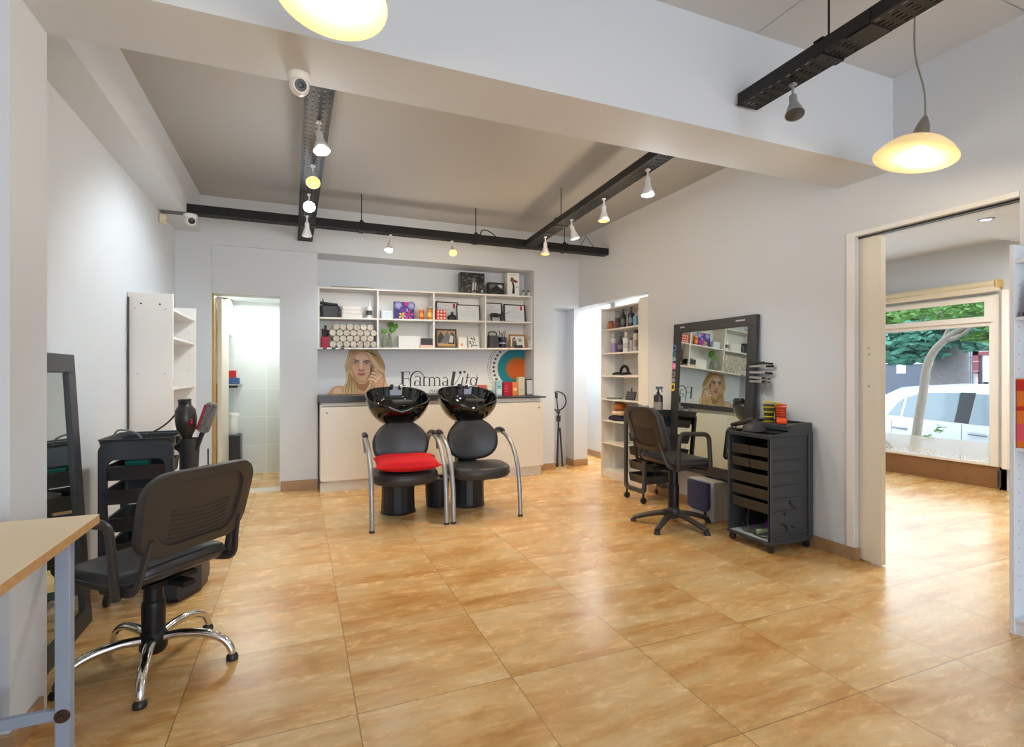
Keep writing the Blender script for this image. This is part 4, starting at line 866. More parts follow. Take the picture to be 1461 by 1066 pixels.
def wash_chair(label, x, y, rz, emblem=False):
    t = thing('wash_chair', label, 'wash chair', (x, y, 0), rz, 'salon wash chairs')
    m = MB(); m.lathe([(0.15, 0), (0.152, 0.012), (0.146, 0.02), (0.142, 0.12), (0.14, 0.33), (0.12, 0.345)], 16, 1.0, 0.92); m.build('pedestal', P('black_pedestal_shell', (34, 36, 42), 0.4, var=0.08), t, smooth=15)
    m = MB(); m.box(-0.09, 0.09, 0.03, 0.15, 0.3, 0.84); m.prism([(-0.34, 0.30), (0.1, 0.33), (0.1, 0.29), (-0.34, 0.28)], 'x', -0.05, 0.05); m.build('support_frame', M_BLACK, t, bevel=0.008)
    # seat: rounded front, straight back
    out = []
    for k in range(40):
        a = 2*PI*k/40; c, s = math.cos(a), math.sin(a)
        e = 2.4 if s < 0 else 4.5
        out.append((0.268*math.copysign(abs(c)**(2/e), c), 0.205*math.copysign(abs(s)**(2/e), s)))
    m = MB(); m.pad(out, [(0.86, 0.0), (0.95, 0.008), (0.995, 0.03), (1.0, 0.055), (0.985, 0.078), (0.95, 0.091), (0.9, 0.097), (0.55, 0.102), (0.1, 0.103)])
    m.warp(lambda v: (v.x, v.y - 0.30, v.z + 0.315 + 0.06*(v.y + 0.2)*0.6)); m.build('seat', M_LEATHER, t)
    m = MB(); n = 40; pts = []
    for k in range(n):
        a = 2*PI*k/n; pts.append((0.9985*p_[0], 0.9985*p_[1]) if False else out[k])
    m.tube([(p[0]*0.985, p[1]*0.985 - 0.30, 0.393 + 0.036*(p[1] - 0.1)) for p in out], 0.004, 6, True); m.build('seat_piping', M_LEATHER, t)
    # backrest: egg outline, bulging
    bo = []
    for k in range(44):
        a = 2*PI*k/44; c, s = math.cos(a), math.sin(a)
        wd = 0.236 - 0.035*max(0, s) ; e = 2.7 if s < 0 else 2.15
        bo.append((wd*math.copysign(abs(c)**(2/e), c), 0.19*math.copysign(abs(s)**(2/e), s)))
    m = MB(); m.pad(bo, [(0.9, -0.02), (0.985, -0.012), (1.0, 0.008), (0.985, 0.03), (0.94, 0.042), (0.85, 0.048), (0.5, 0.054), (0.1, 0.055)])
    m.warp(lambda v: (v.x, -v.z, v.y)); m.warp(lambda v: (v.x, v.y - 0.08*(v.x/0.236)**2*0.5, v.z)); st = 0
    R = tr(0, -0.075, 0.615) @ rot('X', -0.20); m.v = [R @ Vector(v) for v in m.v]; b = m.build('backrest', M_LEATHER, t)
    if emblem:
        m = MB().at(R)
        for pts in ([(-0.06, 0.075), (-0.062, 0.10), (-0.05, 0.105), (-0.045, 0.085)], [(-0.045, 0.08), (-0.03, 0.10), (-0.02, 0.08), (-0.005, 0.10), (0.005, 0.08)], [(0.015, 0.08), (0.02, 0.105), (0.035, 0.10), (0.03, 0.08), (0.05, 0.085)], [(-0.02, 0.06), (0.0, 0.05), (0.01, 0.065)]):
            m.tube(smoothpath([(x, -0.0545 - 0.08*(x/0.236)**2*.5, z) for x, z in pts], 4), 0.0022, 5)
        m.build('embossed_emblem', M_LEATHER, b)
    for s in (-1, 1):
        p = smoothpath([(s*0.262, 0.08, 0.52), (s*0.275, 0.055, 0.62), (s*0.286, -0.02, 0.668), (s*0.29, -0.13, 0.662), (s*0.29, -0.26, 0.625), (s*0.29, -0.37, 0.555), (s*0.29, -0.45, 0.455), (s*0.29, -0.497, 0.32), (s*0.29, -0.52, 0.17), (s*0.29, -0.53, 0.012)], 5)
        a = MB().tube(p, 0.019, 12, flat=0.85).build('arm_leg', M_ALU, t)
        MB().cyl((s*0.29, -0.53, 0), (s*0.29, -0.53, 0.016), 0.021, n=12).build('foot_cap', M_BLACK, a)
        pd = smoothpath([(s*0.278, 0.06, 0.652), (s*0.286, 0.0, 0.682), (s*0.29, -0.08, 0.688), (s*0.29, -0.145, 0.674)], 4)
        MB().tube(pd, [0.010] + [0.019]*(len(pd)-2) + [0.010], 10, flat=1.2).build('arm_pad', M_LEATHER, t)
        MB().tube([(s*0.285, -0.32, 0.335), (s*0.22, -0.32, 0.335)], 0.010, 8).build('seat_bracket', M_ALU, t)
    # basin
    nb = 48; rings = []
    def ring(sc, z, inner=False):
        r = []
        for k in range(nb):
            a = 2*PI*k/nb; c, s = math.cos(a), math.sin(a); e = 2.5
            px = 0.272*sc*math.copysign(abs(c)**(2/e), c); py = 0.255*sc*math.copysign(abs(s)**(2/e), s)
            dip = math.exp(-((px)/0.085)**2) if py < 0 else 0.0
            lift = max(0, 1 - abs(z)/0.09) if z > -0.09 else 0
            r.append((px, py, z - 0.055*dip*lift))
        return r
    rings = [ring(0.40, -0.225), ring(0.52, -0.222), ring(0.70, -0.185), ring(0.86, -0.13), ring(0.96, -0.07), ring(1.0, -0.02), ring(1.0, 0.0), ring(0.985, 0.007), ring(0.95, 0.005), ring(0.93, -0.01), ring(0.88, -0.06), ring(0.75, -0.12), ring(0.52, -0.165), ring(0.2, -0.185), ring(0.05, -0.188)]
    RB = tr(0, 0.03, 1.0) @ rot('X', 0.30)
    m = MB().at(RB); m.loft(rings); bs = m.build('basin', M_CERAM, t)
    m = MB().at(RB); m.lathe([(0.03, -0.186), (0.032, -0.180), (0.02, -0.178), (0.018, -0.184)], 16); m.build('drain', M_CHROME, bs)
    m = MB().at(RB); m.cyl((0.06, 0.225, -0.012), (0.06, 0.225, 0.02), 0.018, 0.016, 16); m.ball((0.06, 0.215, 0.028), (0.020, 0.018, 0.020), 12, 8); m.tube(smoothpath([(0.06, 0.21, 0.03), (0.06, 0.18, 0.034), (0.06, 0.15, 0.02)]), [0.008]*6 + [0.009]*7, 10)
    m.build('mixer_tap', M_CHROME, t)
    m = MB().at(RB); m.cyl((-0.02, 0.225, -0.01), (-0.02, 0.22, 0.02), 0.014, 0.018, 14); m.cyl((-0.02, 0.22, 0.02), (-0.02, 0.20, 0.03), 0.018, 0.016, 14); m.build('spray_head', M_BLACK, t)
    m = MB().at(RB); m.prism(rrect(0.17, 0.06, 0.025), 'z', -0.052, -0.028); m.v = [v + Vector((0, -0.235, 0.0)) for v in m.v]; m.build('neck_rest', M_BLACK, t, bevel=0.006)
    return t
wash_chair('left black wash chair with the red cushion, in front of the cabinets', 0.80, 4.555, 0.0)
wash_chair('right black wash chair with an empty seat, in front of the cabinets', 1.437, 4.555, 0.0, True)
# red cushion
t = thing('cushion', 'flat red cushion lying on the left wash chair', 'cushion', (0.80, 4.172, 0.432), -0.08)
def cus(sg):
    def f(a, b):
        x = (a - 0.5)*2; y = (b - 0.5)*2; k = (1 - abs(x)**3.2)*(1 - abs(y)**3.2)
        pin = 1 - 0.07*(1 - abs(x)**2)*abs(y)**4; pin2 = 1 - 0.07*(1 - abs(y)**2)*abs(x)**4
        return (0.250*x*pin2, 0.19*y*pin, 0.042 + (0.066 if sg > 0 else 0.044)*sg*max(k, 0)**0.5 + 0.012*x*x + (0.02*max(0, y) if True else 0))
    return f
m = MB(); m.grid(cus(1), 26, 22); m.grid(cus(-1), 26, 22); m.build('cover', M_RED, t, smooth=60)
m = MB(); e = [cus(0)(a, b) for a, b in [(k/20, 0) for k in range(20)] + [(1, k/20) for k in range(20)] + [(1-k/20, 1) for k in range(20)] + [(0, 1-k/20) for k in range(20)]]; m.tube(e, 0.004, 6, True); m.build('piping', M_RED, t)
# bin between the chairs
t = thing('waste_bin', 'black round bin on the floor between the two wash chairs', 'bin', (1.165, 4.64, 0))
m = MB(); m.lathe([(0.095, 0), (0.098, 0.006), (0.112, 0.25), (0.115, 0.255), (0.108, 0.255), (0.09, 0.02)], 18); m.build('bin_body', P('black_bin_plastic', (32, 35, 42), 0.42), t, smooth=12)
MB().lathe([(0.112, 0.22), (0.1165, 0.222), (0.1165, 0.236), (0.112, 0.238)], 18).build('rim_band', M_BLACK, t)

# ---------------------------------------------------------------- styling chairs
def styling_chair(label, x, y, rz, base_rz, zs, chrome, zb0, zb1, bw, lean):
    """sitter faces +y; zs = top of seat"""
    t = thing('styling_chair', label, 'salon chair', (x, y, 0), rz)
    bmat = M_CHROME if chrome else M_SHELLP
    base_rz -= rz
    for k in range(5):
        a = base_rz + k*2*PI/5; c, s = math.cos(a), math.sin(a)
        if chrome: prof = [(0.03, 0.115), (0.12, 0.125), (0.21, 0.115), (0.27, 0.085), (0.298, 0.045), (0.302, 0.018)]; rad = 0.0165
        else: prof = [(0.02, 0.095), (0.10, 0.09), (0.2, 0.068), (0.28, 0.042), (0.312, 0.03)]; rad = 0.021
        p = smoothpath([(q*c, q*s, z) for q, z in prof], 5)
        rr = [rad*(1.1 - 0.3*i/len(p)) for i in range(len(p))]
        lg = MB().tube(p, rr, 10, flat=1.25 if not chrome else 1.15).build('base_leg', bmat, t)
        q = prof[-1][0]; m = MB(); m.lathe([(0.0225, 0), (0.024, 0.006), (0.022, 0.018), (0.014, 0.028)], 14); m.v = [v + Vector((q*c, q*s, 0)) for v in m.v]; m.build('glide', M_BLACK, lg)
    m = MB(); m.lathe([(0.04, 0.06), (0.05, 0.075), (0.05, 0.125), (0.044, 0.14), (0.036, 0.15)], 20); m.build('hub', M_BLACKSAT if chrome else M_SHELLP, t)
    m = MB(); zc = zs - 0.09; mid = 0.15 + (zc - 0.15)*0.55
    m.lathe([(0.042, 0.15), (0.043, mid - 0.02), (0.041, mid), (0.036, mid + 0.005), (0.034, zc)], 20); m.build('gas_column', M_BLACKSAT, t)
    m = MB(); m.box(-0.1, 0.1, -0.12, 0.12, zs - 0.095, zs - 0.075); m.box(-0.025, 0.025, -0.2, 0.12, zs - 0.1, zs - 0.08); m.tube([(0.05, 0.1, zs - 0.085), (0.2, 0.16, zs - 0.09)], 0.006, 8); m.build('seat_plate', M_BLACKSAT, t)
    # seat pad, slightly dished with a rolled front
    out = supell(0.47, 0.45, 3.4, 40)
    m = MB(); m.pad(out, [(0.9, -0.06), (0.97, -0.055), (1.0, -0.038), (1.0, -0.022), (0.975, -0.006), (0.93, 0.003), (0.6, -0.002), (0.2, -0.006), (0.03, -0.006)])
    m.warp(lambda v: (v.x, v.y + 0.015, v.z + zs - 0.02*max(0, (v.y - 0.1)/0.12)**2 + 0.03*max(0, (-v.y - 0.08)/0.14)**2)); sp = m.build('seat', M_LEATHER, t)
    m = MB(); m.tube([(p[0]*1.0, p[1]*1.0 + 0.015, zs - 0.03 - 0.02*max(0, (p[1] - 0.085)/0.12)**2 + 0.03*max(0, (-p[1] - 0.095)/0.14)**2) for p in out], 0.006, 6, True); m.build('seat_edge_trim', M_SHELLP, sp)
    # backrest shell: curved, framed rear with a recessed ribbed panel
    H = zb1 - zb0; r = min(0.09, H*0.28)
    def place(px, pz, d):      # px across, pz up, d outward to the rear
        yy = -0.225 - lean*(pz)/H + 0.30*px*px*1.1
        return (px, yy - d, zb0 + pz)
    oo = rrect(bw, H, r, 7); oo = [(p[0]*(1 - 0.06*max(0, -p[1]/H*2)), p[1] + H/2) for p in oo]
    def ringat(k, d, cx=0.0):
        return [place(p[0]*k + 0, (p[1] - H/2)*k + H/2, d) for p in oo]
    m = MB(); m.loft([ringat(0.965, -0.035), ringat(0.995, -0.028), ringat(1.0, -0.008), ringat(1.0, 0.006), ringat(0.985, 0.014), ringat(0.90, 0.016), ringat(0.76, 0.015), ringat(0.745, 0.008), ringat(0.74, 0.003), ringat(0.4, 0.003), ringat(0.03, 0.003)]); sh_ = m.build('backrest_shell', M_SHELLP, t)
    m = MB(); m.loft([ringat(0.93, -0.036), ringat(0.95, -0.046), ringat(0.90, -0.058), ringat(0.6, -0.064), ringat(0.05, -0.066)]); m.build('back_cushion', M_LEATHER, t)
    m = MB()
    for k in range(7):
        pz = H*(0.20 + 0.055*k); hw = bw*0.26
        m.tube([place(-hw + 2*hw*i/10, pz + 0.012*(1 - (2*i/10 - 1)**2) * -1, 0.004) for i in range(11)], 0.0032, 5)
    m.build('rear_ribs', M_SHELLP, sh_)
    # side bars: from the back, under the seat
    for s in (-1, 1):
        a0 = place(s*bw*0.40, H*0.25, 0.010); a1 = place(s*bw*0.42, -0.01, 0.012)
        p = fillet([a0, a1, (s*0.215, -0.20, zs - 0.055), (s*0.2, 0.0, zs - 0.07)], 0.07)
        MB().tube(p, 0.010, 8, flat=1.5).build('back_bracket', M_SHELLP, t)
        ah = zs + 0.205
        p = fillet([(s*0.235, -0.13, zs - 0.075), (s*0.262, -0.145, ah - 0.08), (s*0.262, -0.13, ah), (s*0.262, 0.125, ah - 0.012), (s*0.25, 0.15, zs - 0.07), (s*0.2, 0.14, zs - 0.068)], 0.055)
        MB().tube(p, 0.0145, 10, flat=1.25).build('armrest', M_SHELLP, t)
    return t
styling_chair('black styling chair with a chrome star base, in the left foreground', -0.552, 2.538, math.atan2(0.66, -0.75) - PI/2, math.radians(-85.5), 0.455, True, 0.515, 0.838, 0.475, 0.085)
styling_chair('black styling chair with a black star base, facing the wall mirror on the right', 2.745, 3.325, math.atan2(-0.06, 1.0) - PI/2, math.radians(-79.7), 0.55, False, 0.60, 0.945, 0.44, 0.10)

# ---------------------------------------------------------------- trolleys
M_TROL = P('matt_black_polypropylene', (58, 62, 66), 0.36, var=0.1, scale=60)
M_TRAYP = P('black_tray_plastic', (60, 61, 64), 0.34, var=0.1)
def tray_box(w, d, h, th=0.004):
    m = MB(); o = rrect(w, d, 0.02, 4)
    i = rrect(w - 2*th, d - 2*th, 0.018, 4)
    m.loft([[(p[0]*0.94, p[1]*0.94, 0) for p in o], [(p[0], p[1], h - 0.006) for p in o], [(p[0]*1.03, p[1]*1.03, h) for p in o], [(p[0], p[1], h) for p in i], [(p[0]*0.94, p[1]*0.94, th) for p in i]]); return m
def salon_trolley(label, x, y, rz, trays, zt, w=0.33, d=0.36):
    t = thing('salon_trolley', label, 'trolley', (x, y, 0), rz, None)
    for s in (-1, 1):
        yy = s*d/2
        # hoop: wide header with rounded opening, uprights, curved bottom rail
        m = MB(); o = rrect(w, zt - 0.10, 0.055, 7); i = rrect(w - 0.075, zt - 0.235, 0.04, 7)
        oz = (zt + 0.02)/2 + 0.03; 
        O = [(p[0], p[1] + oz) for p in o]; I = [(p[0], p[1] + oz - 0.03) for p in i]
        f0, f1 = yy - 0.013, yy + 0.013
        m.loft([[(p[0], f0, p[1]) for p in I], [(p[0], f0, p[1]) for p in O], [(p[0], f1, p[1]) for p in O], [(p[0], f1, p[1]) for p in I], [(p[0], f0, p[1]) for p in I]], False, False)
        m.build('end_frame', M_TROL, t, bevel=0.003)
    for k, (z, sl) in enumerate(trays):
        m = tray_box(w - 0.055, d - 0.035, 0.075); m.v = [v + Vector((0, sl, z)) for v in m.v]; tb = m.build('tray', M_TRAYP, t)
        m = MB()
        for s in (-1, 1):
            m = MB(); m.tube([(s*(w/2 - 0.030), sl - d/2 + 0.03, z + 0.066), (s*(w/2 - 0.030), sl + d/2 - 0.03, z + 0.066)], 0.004, 6); m.build('tray_runner', M_BLACKSAT, tb)
    m = tray_box(w, d + 0.03, 0.055); m.v = [v + Vector((0, 0, zt - 0.055)) for v in m.v]; m.build('top_tray', M_TROL, t)
    for sx in (-1, 1):
        for sy in (-1, 1):
            px, py = sx*(w/2 - 0.035), sy*d/2
            m = MB(); m.cyl((px - 0.011, py, 0.029), (px + 0.011, py, 0.029), 0.029, n=16); m.box(px - 0.006, px + 0.006, py - 0.008, py + 0.008, 0.045, 0.09); m.build('caster', M_BLACK, t)
    return t
lt_ = salon_trolley('tall black trolley against the left wall with combs and a hair dryer', -0.785, 3.45, 0.0, [(0.645, -0.03), (0.525, -0.05), (0.37, 0.0), (0.235, 0.0)], 0.86)
rt_ = salon_trolley('black open trolley behind the right styling chair', 3.115, 4.10, -PI/2, [(0.70, 0.0), (0.55, 0.0), (0.42, 0.0), (0.29, 0.0), (0.17, 0.0)], 0.86)
# wire gallery on the right trolley
m = MB()
for y0 in (-0.165,):
    m.tube(fillet([(-0.15, y0, 0.86), (-0.15, y0, 0.905), (0.10, y0, 0.905), (0.10, y0, 0.86)], 0.02), 0.004, 6)
    for k in range(4): m.tube([(-0.11 + 0.06*k, y0, 0.86), (-0.11 + 0.06*k, y0, 0.905)], 0.0025, 6)
m.build('wire_gallery', P('dark_chrome_wire', (110, 110, 114), 0.3, 0.9), rt_)
# contents of the left trolley
t = thing('comb_box', 'green plastic comb box in the upper tray of the left trolley', 'box', (-0.80, 3.36, 0.652))
MB().box(-0.05, 0.05, -0.035, 0.035, 0, 0.072).build('box_body', P('teal_green_plastic', (22, 128, 112), 0.4), t, bevel=0.004); MB().box(-0.052, 0.052, -0.037, 0.037, 0.072, 0.082).build('lid', P('teal_green_lid', (30, 146, 126), 0.4), t, bevel=0.002)
t = thing('paper_packet', 'white paper packet sticking out of the second tray of the left trolley', 'packet', (-0.715, 3.39, 0.575)); t.rotation_euler = (0.05, -0.25, 0.2)
m = MB(); m.pad(rrect(0.10, 0.15, 0.012), [(0.98, 0), (1.0, 0.006), (1.0, 0.016), (0.96, 0.022)]); m.build('packet', m_paper, t)
o = MB().tube(smoothpath([(-0.905, 3.33, 0.868), (-0.88, 3.34, 0.90), (-0.82, 3.36, 0.885), (-0.79, 3.38, 0.85)]), 0.005, 6).build('cable', P('grey_cable', (120, 118, 114), 0.5)); tag(o, 'short grey cable looping over the rim of the left trolley', 'cable')
o = MB().tube(smoothpath([(-0.76, 3.33, 0.868), (-0.70, 3.32, 0.90), (-0.65, 3.31, 0.94), (-0.615, 3.305, 0.985)]), 0.0045, 6).build('cable', M_BLACK); tag(o, 'black dryer cord running from the left trolley tray up to the dryer', 'cable')
# holders on the right side of the left trolley
t = thing('tool_holster', 'grey holster cup hooked on the side of the left trolley', 'holster', (-0.548, 3.31, 0.60))
m = MB(); m.lathe([(0.028, 0.0), (0.034, 0.01), (0.045, 0.24), (0.047, 0.245), (0.042, 0.245), (0.03, 0.02)], 18); m.build('cup', P('slate_grey_plastic', (66, 70, 74), 0.4), t)
MB().tube(fillet([(-0.045, 0.0, 0.225), (-0.062, 0, 0.26), (-0.068, 0.02, 0.22)], 0.01), 0.006, 8).build('hook', M_BLACK, t)
t = thing('hair_dryer', 'dark hair dryer standing in the holster of the left trolley', 'hair dryer', (-0.555, 3.305, 0.70)); t.rotation_euler = (0.0, -0.06, 0)
m = MB(); m.lathe([(0.014, 0), (0.017, 0.12), (0.026, 0.16), (0.048, 0.2), (0.053, 0.25), (0.05, 0.30), (0.03, 0.33)], 20); m.build('body', P('dark_bronze_plastic', (58, 54, 52), 0.3, 0.3), t)
m = MB()
m.lathe([(0.026, 0.325), (0.034, 0.33), (0.030, 0.336), (0.034, 0.342), (0.030, 0.348), (0.034, 0.354), (0.031, 0.36), (0.026, 0.362)], 18); m.build('nozzle', M_BLACK, t)
m = MB(); m.at(tr(0.03, -0.045, 0.235)); m.ball((0, 0, 0), (0.012, 0.008, 0.02), 10, 6); m.build('switch', P('dark_red_switch', (120, 20, 34), 0.3), t)
t = thing('hair_brush', 'dark hair brush with a red edge leaning out of the holster', 'hair brush', (-0.548, 3.285, 0.685)); t.rotation_euler = (0.0, 0.30, 0)
m = MB(); m.tube([(0, 0, 0.1), (0, 0, 0.2)], [0.010, 0.013], 10); m.build('handle', M_BLACK, t)
m = MB(); m.prism(rrect(0.06, 0.17, 0.02), 'y', -0.008, 0.012); m.v = [v + Vector((0, 0, 0.285)) for v in m.v]; m.build('pad', P('grey_brush_pad', (128, 122, 118), 0.6), t, bevel=0.004)
m = MB(); m.box(-0.036, -0.022, -0.010, 0.012, 0.21, 0.35); m.build('red_edge', P('crimson_edge', (160, 26, 44), 0.4), t, bevel=0.004)
m = MB(); random.seed(5)
for k in range(60):
    x = -0.02 + 0.045*random.random(); z = 0.21 + 0.15*random.random(); m.tube([(x, -0.006, z), (x, -0.022, z)], 0.0016, 4)
bz = m.build('bristles', M_BLACK, t); bz['kind'] = 'stuff'
t = thing('hanging_pouch', 'dark pouch hanging below the holster on the left trolley', 'pouch', (-0.52, 3.33, 0.33))
m = MB(); m.pad(rrect(0.115, 0.06, 0.02), [(0.85, 0), (1, 0.02), (1.0, 0.2), (0.9, 0.235)]); m.build('pouch', P('charcoal_nylon', (52, 52, 56), 0.6), t); m = MB(); m.tube(smoothpath([(-0.045, -0.02, 0.21), (-0.052, -0.01, 0.24), (-0.04, 0.0, 0.265)]), 0.005, 6); m.tube(smoothpath([(0.05, -0.03, 0.21), (0.055, -0.02, 0.33), (0.052, 0.0, 0.45)]), 0.004, 6); m.build('strap', M_BLACK, t)
# flared black box beside the left trolley
t = thing('footstool_box', 'flared black box on the floor behind the left styling chair', 'box', (-0.555, 3.46, 0), 0.0)
m = MB()
def hexo(k): return [(-0.115*k, -0.20), (-0.02, -0.245*k), (0.10*k, -0.115), (0.115*k, 0.0), (0.10, 0.13), (-0.115*k, 0.13)]
o8 = lambda k: [(p[0]*k, p[1]*k) for p in [(-0.10, -0.29), (-0.03, -0.31), (0.06, -0.16), (0.075, 0.0), (0.06, 0.12), (-0.04, 0.12), (-0.04, -0.235), (-0.10, -0.24)]]
m.loft([[(p[0], p[1], 0.006) for p in o8(0.9)], [(p[0], p[1], 0.03) for p in o8(0.94)], [(p[0], p[1], 0.035) for p in o8(1.02)], [(p[0], p[1], 0.26) for p in o8(0.9)]]); m.build('box_shell', P('slate_black_plastic', (44, 48, 56), 0.38, var=0.1), t, smooth=15)
MB().prism(o8(0.88), 'z', 0, 0.006).build('sole', M_BLACK, t)

# big multi-drawer trolley -----------------------------------------------------------
X0, X1, Y0, Y1 = 2.885, 3.275, 2.535, 2.905
t = thing('drawer_trolley', 'tall black drawer trolley with an open lower compartment, left of the doorway', 'trolley', ((X0+X1)/2, (Y0+Y1)/2, 0))
def tb(name, bxs, mt=M_TROL, bev=0.003, par=None):
    m = MB()
    for b in bxs: m.box(*b)
    return m.build(name, mt, par or t, bevel=bev, world=True)
sp = tb('side_panel', [(X0, X1 - 0.02, Y0, Y0 + 0.014, 0.07, 0.775), (X0, X0 + 0.02, Y0 - 0.004, Y0 + 0.02, 0.07, 0.775)])
m = MB()
for k in range(6):
    z = 0.70 - 0.085*k; m.tube([(X0 + 0.03, Y0 - 0.002, z), (X1 - 0.12, Y0 - 0.002, z)], 0.007, 6); 
for z in (0.10, 0.125): m.tube([(X0 + 0.02, Y0 - 0.002, z), (X1 - 0.03, Y0 - 0.002, z)], 0.006, 6)
m.build('side_ribs', M_TROL, sp, world=True)
def q(pts):
    m = MB(); m.prism([(X0 + 0.085 + x*0.21, 0.125 + z*0.21) for x, z in pts], 'y', Y0 - 0.0012, Y0 + 0.001); m.build('tear', P('hole_black', (8, 8, 9), 0.7), sp, world=True)
q([(0.38, 0.98), (0.45, 1.06), (0.60, 0.85), (0.55, 0.80), (0.46, 0.90)]); q([(0.12, 0.72), (0.28, 0.78), (0.26, 0.55), (0.16, 0.6)]); q([(0.05, 0.36), (0.32, 0.26), (0.36, 0.08), (0.28, 0.06), (0.24, 0.22), (0.06, 0.3)]); q([(0.52, 0.24), (0.7, 0.14), (0.62, 0.12), (0.5, 0.2)]); q([(0.62, .84), (0.8, .66), (0.78, .64), (0.6, .8)])
tb('side_panel', [(X0, X1 - 0.02, Y1 - 0.014, Y1, 0.07, 0.775)])
tb('back_post', [(X1 - 0.045, X1, Y0 - 0.012, Y0 + 0.03, 0.075, 0.80)]); tb('back_post', [(X1 - 0.045, X1, Y1 - 0.03, Y1 + 0.012, 0.075, 0.80)])
tb('back_panel', [(X1 - 0.03, X1 - 0.02, Y0 + 0.014, Y1 - 0.014, 0.07, 0.78)])
tb('base', [(X0 - 0.004, X1, Y0 - 0.004, Y1 + 0.004, 0.055, 0.075)]); tb('base_liner', [(X0 + 0.012, X1 - 0.04, Y0 + 0.016, Y1 - 0.016, 0.075, 0.079)], P('pale_grey_liner', (196, 204, 208), 0.5))
m = MB(); m.prism([(X0 - 0.008, 0.775), (X1, 0.775), (X1, 0.862), (X1 - 0.10, 0.862), (X1 - 0.20, 0.855), (X1 - 0.225, 0.80), (X0 - 0.008, 0.79)], 'y', Y0 - 0.006, Y0 + 0.008); m.prism([(X0 - 0.008, 0.775), (X1, 0.775), (X1, 0.862), (X1 - 0.10, 0.862), (X1 - 0.20, 0.855), (X1 - 0.225, 0.80), (X0 - 0.008, 0.79)], 'y', Y1 - 0.008, Y1 + 0.006)
m.box(X0 - 0.008, X1, Y0, Y1, 0.768, 0.776); m.box(X0 - 0.008, X0 + 0.006, Y0, Y1, 0.762, 0.79); m.box(X1 - 0.225, X1 - 0.215, Y0, Y1, 0.775, 0.815); m.box(X1 - 0.22, X1, Y0, Y1, 0.838, 0.846); m.box(X1 - 0.008, X1, Y0, Y1, 0.775, 0.862); m.box(X1 - 0.225, X1 - 0.215, Y0, Y1, .8, .85)
m.build('top_tray', M_TROL, t, bevel=0.003, world=True)
M_DRAW = P('black_drawer_front', (56, 54, 52), 0.4, var=0.1)
def drawer(z0, z1, ya, yb, pull=0.0):
    m = MB(); x = X0 + 0.012 - pull
    m.prism([(x, z1), (x + 0.006, z1), (x + 0.022, z0), (x + 0.012, z0)], 'y', ya, yb); m.box(x + 0.012, X1 - 0.06, ya + 0.004, ya + 0.007, z0, z1 - 0.012); m.box(x + 0.012, X1 - 0.06, yb - 0.007, yb - 0.004, z0, z1 - 0.012); m.box(x + 0.012, X1 - 0.06, ya + 0.004, yb - 0.004, z0, z0 + 0.004)
    return m.build('drawer', M_DRAW, t, bevel=0.002, world=True)
ym = (Y0 + Y1)/2
for z0, z1 in ((0.635, 0.70), (0.545, 0.607)):
    drawer(z0, z1, Y0 + 0.02, ym - 0.003); drawer(z0, z1, ym + 0.003, Y1 - 0.02)
drawer(0.44, 0.515, Y0 + 0.02, Y1 - 0.02, 0.012); drawer(0.345, 0.415, Y0 + 0.02, Y1 - 0.02); drawer(0.255, 0.325, Y0 + 0.02, Y1 - 0.02)
for cx in (X0 + 0.03, X1 - 0.03):
    for cy in (Y0 + 0.02, Y1 - 0.02):
        m = MB(); m.cyl((cx - 0.010, cy, 0.025), (cx + 0.010, cy, 0.025), 0.025, n=16); m.box(cx - 0.014, cx + 0.014, cy - 0.008, cy + 0.008, 0.04, 0.056); m.build('caster', M_BLACK, t, world=True)
# things in and on it
def dryer(label, loc, rz, c1, c2, k=1.0, rx=0.0):
    d = thing('hair_dryer', label, 'hair dryer', loc, rz); d.rotation_euler = (rx, 0, rz)
    m = MB(); m.at(rot('Y', PI/2)); m.lathe([(0.02*k, -0.09*k), (0.04*k, -0.08*k), (0.046*k, -0.03*k), (0.042*k, 0.04*k), (0.03*k, 0.09*k), (0.028*k, 0.10*k)], 20); m.at(); m.v = [v + Vector((0, 0, 0.048*k)) for v in m.v]; m.build('barrel', c1, d)
    m = MB(); m.tube(smoothpath([(-0.02*k, 0.0, 0.04*k), (-0.025*k, 0.07*k, 0.03*k), (-0.03*k, 0.15*k, 0.022*k)]), [0.021*k]*13, 10); m.build('handle', c2, d); return d
dryer('purple and pale green hair dryer lying in the lower compartment of the drawer trolley', (3.07, 2.665, 0.085), 1.15, P('purple_plastic', (128, 28, 160), 0.3), P('pale_green_plastic', (176, 190, 150), 0.4), 0.85)
o = MB().tube(smoothpath([(2.98, 2.80, 0.24), (2.95, 2.78, 0.13), (2.93, 2.72, 0.092), (2.92, 2.64, 0.087), (2.93, 2.58, 0.09)]), 0.005, 6).build('power_cable', M_BLACK); tag(o, 'black power cable curling out of the lower compartment of the drawer trolley', 'cable')
o = MB().tube(smoothpath([(3.02, 2.83, 0.20), (2.96, 2.83, 0.12), (2.93, 2.79, 0.088), (2.97, 2.70, 0.085)]), 0.004, 6).build('power_cable', M_BLACK); tag(o, 'thin black cable lying at the back left of the drawer trolley compartment', 'cable')
t = thing('hair_dryer', 'black hair dryer with a bell diffuser on top of the drawer trolley', 'hair dryer', (2.966, 2.74, 0.793))
m = MB(); m.lathe([(0.078, 0), (0.082, 0.006), (0.074, 0.03), (0.05, 0.055), (0.026, 0.068), (0.022, 0.085)], 24); m.build('diffuser', P('soft_black_rubber', (46, 46, 50), 0.5), t)
m = MB(); m.tube(smoothpath([(0.0, 0.0, 0.08), (-0.015, 0.05, 0.065), (-0.03, 0.12, 0.045), (-0.03, 0.17, 0.03)]), [0.024]*6 + [0.017]*13, 10); m.build('handle', M_BLACK, t)
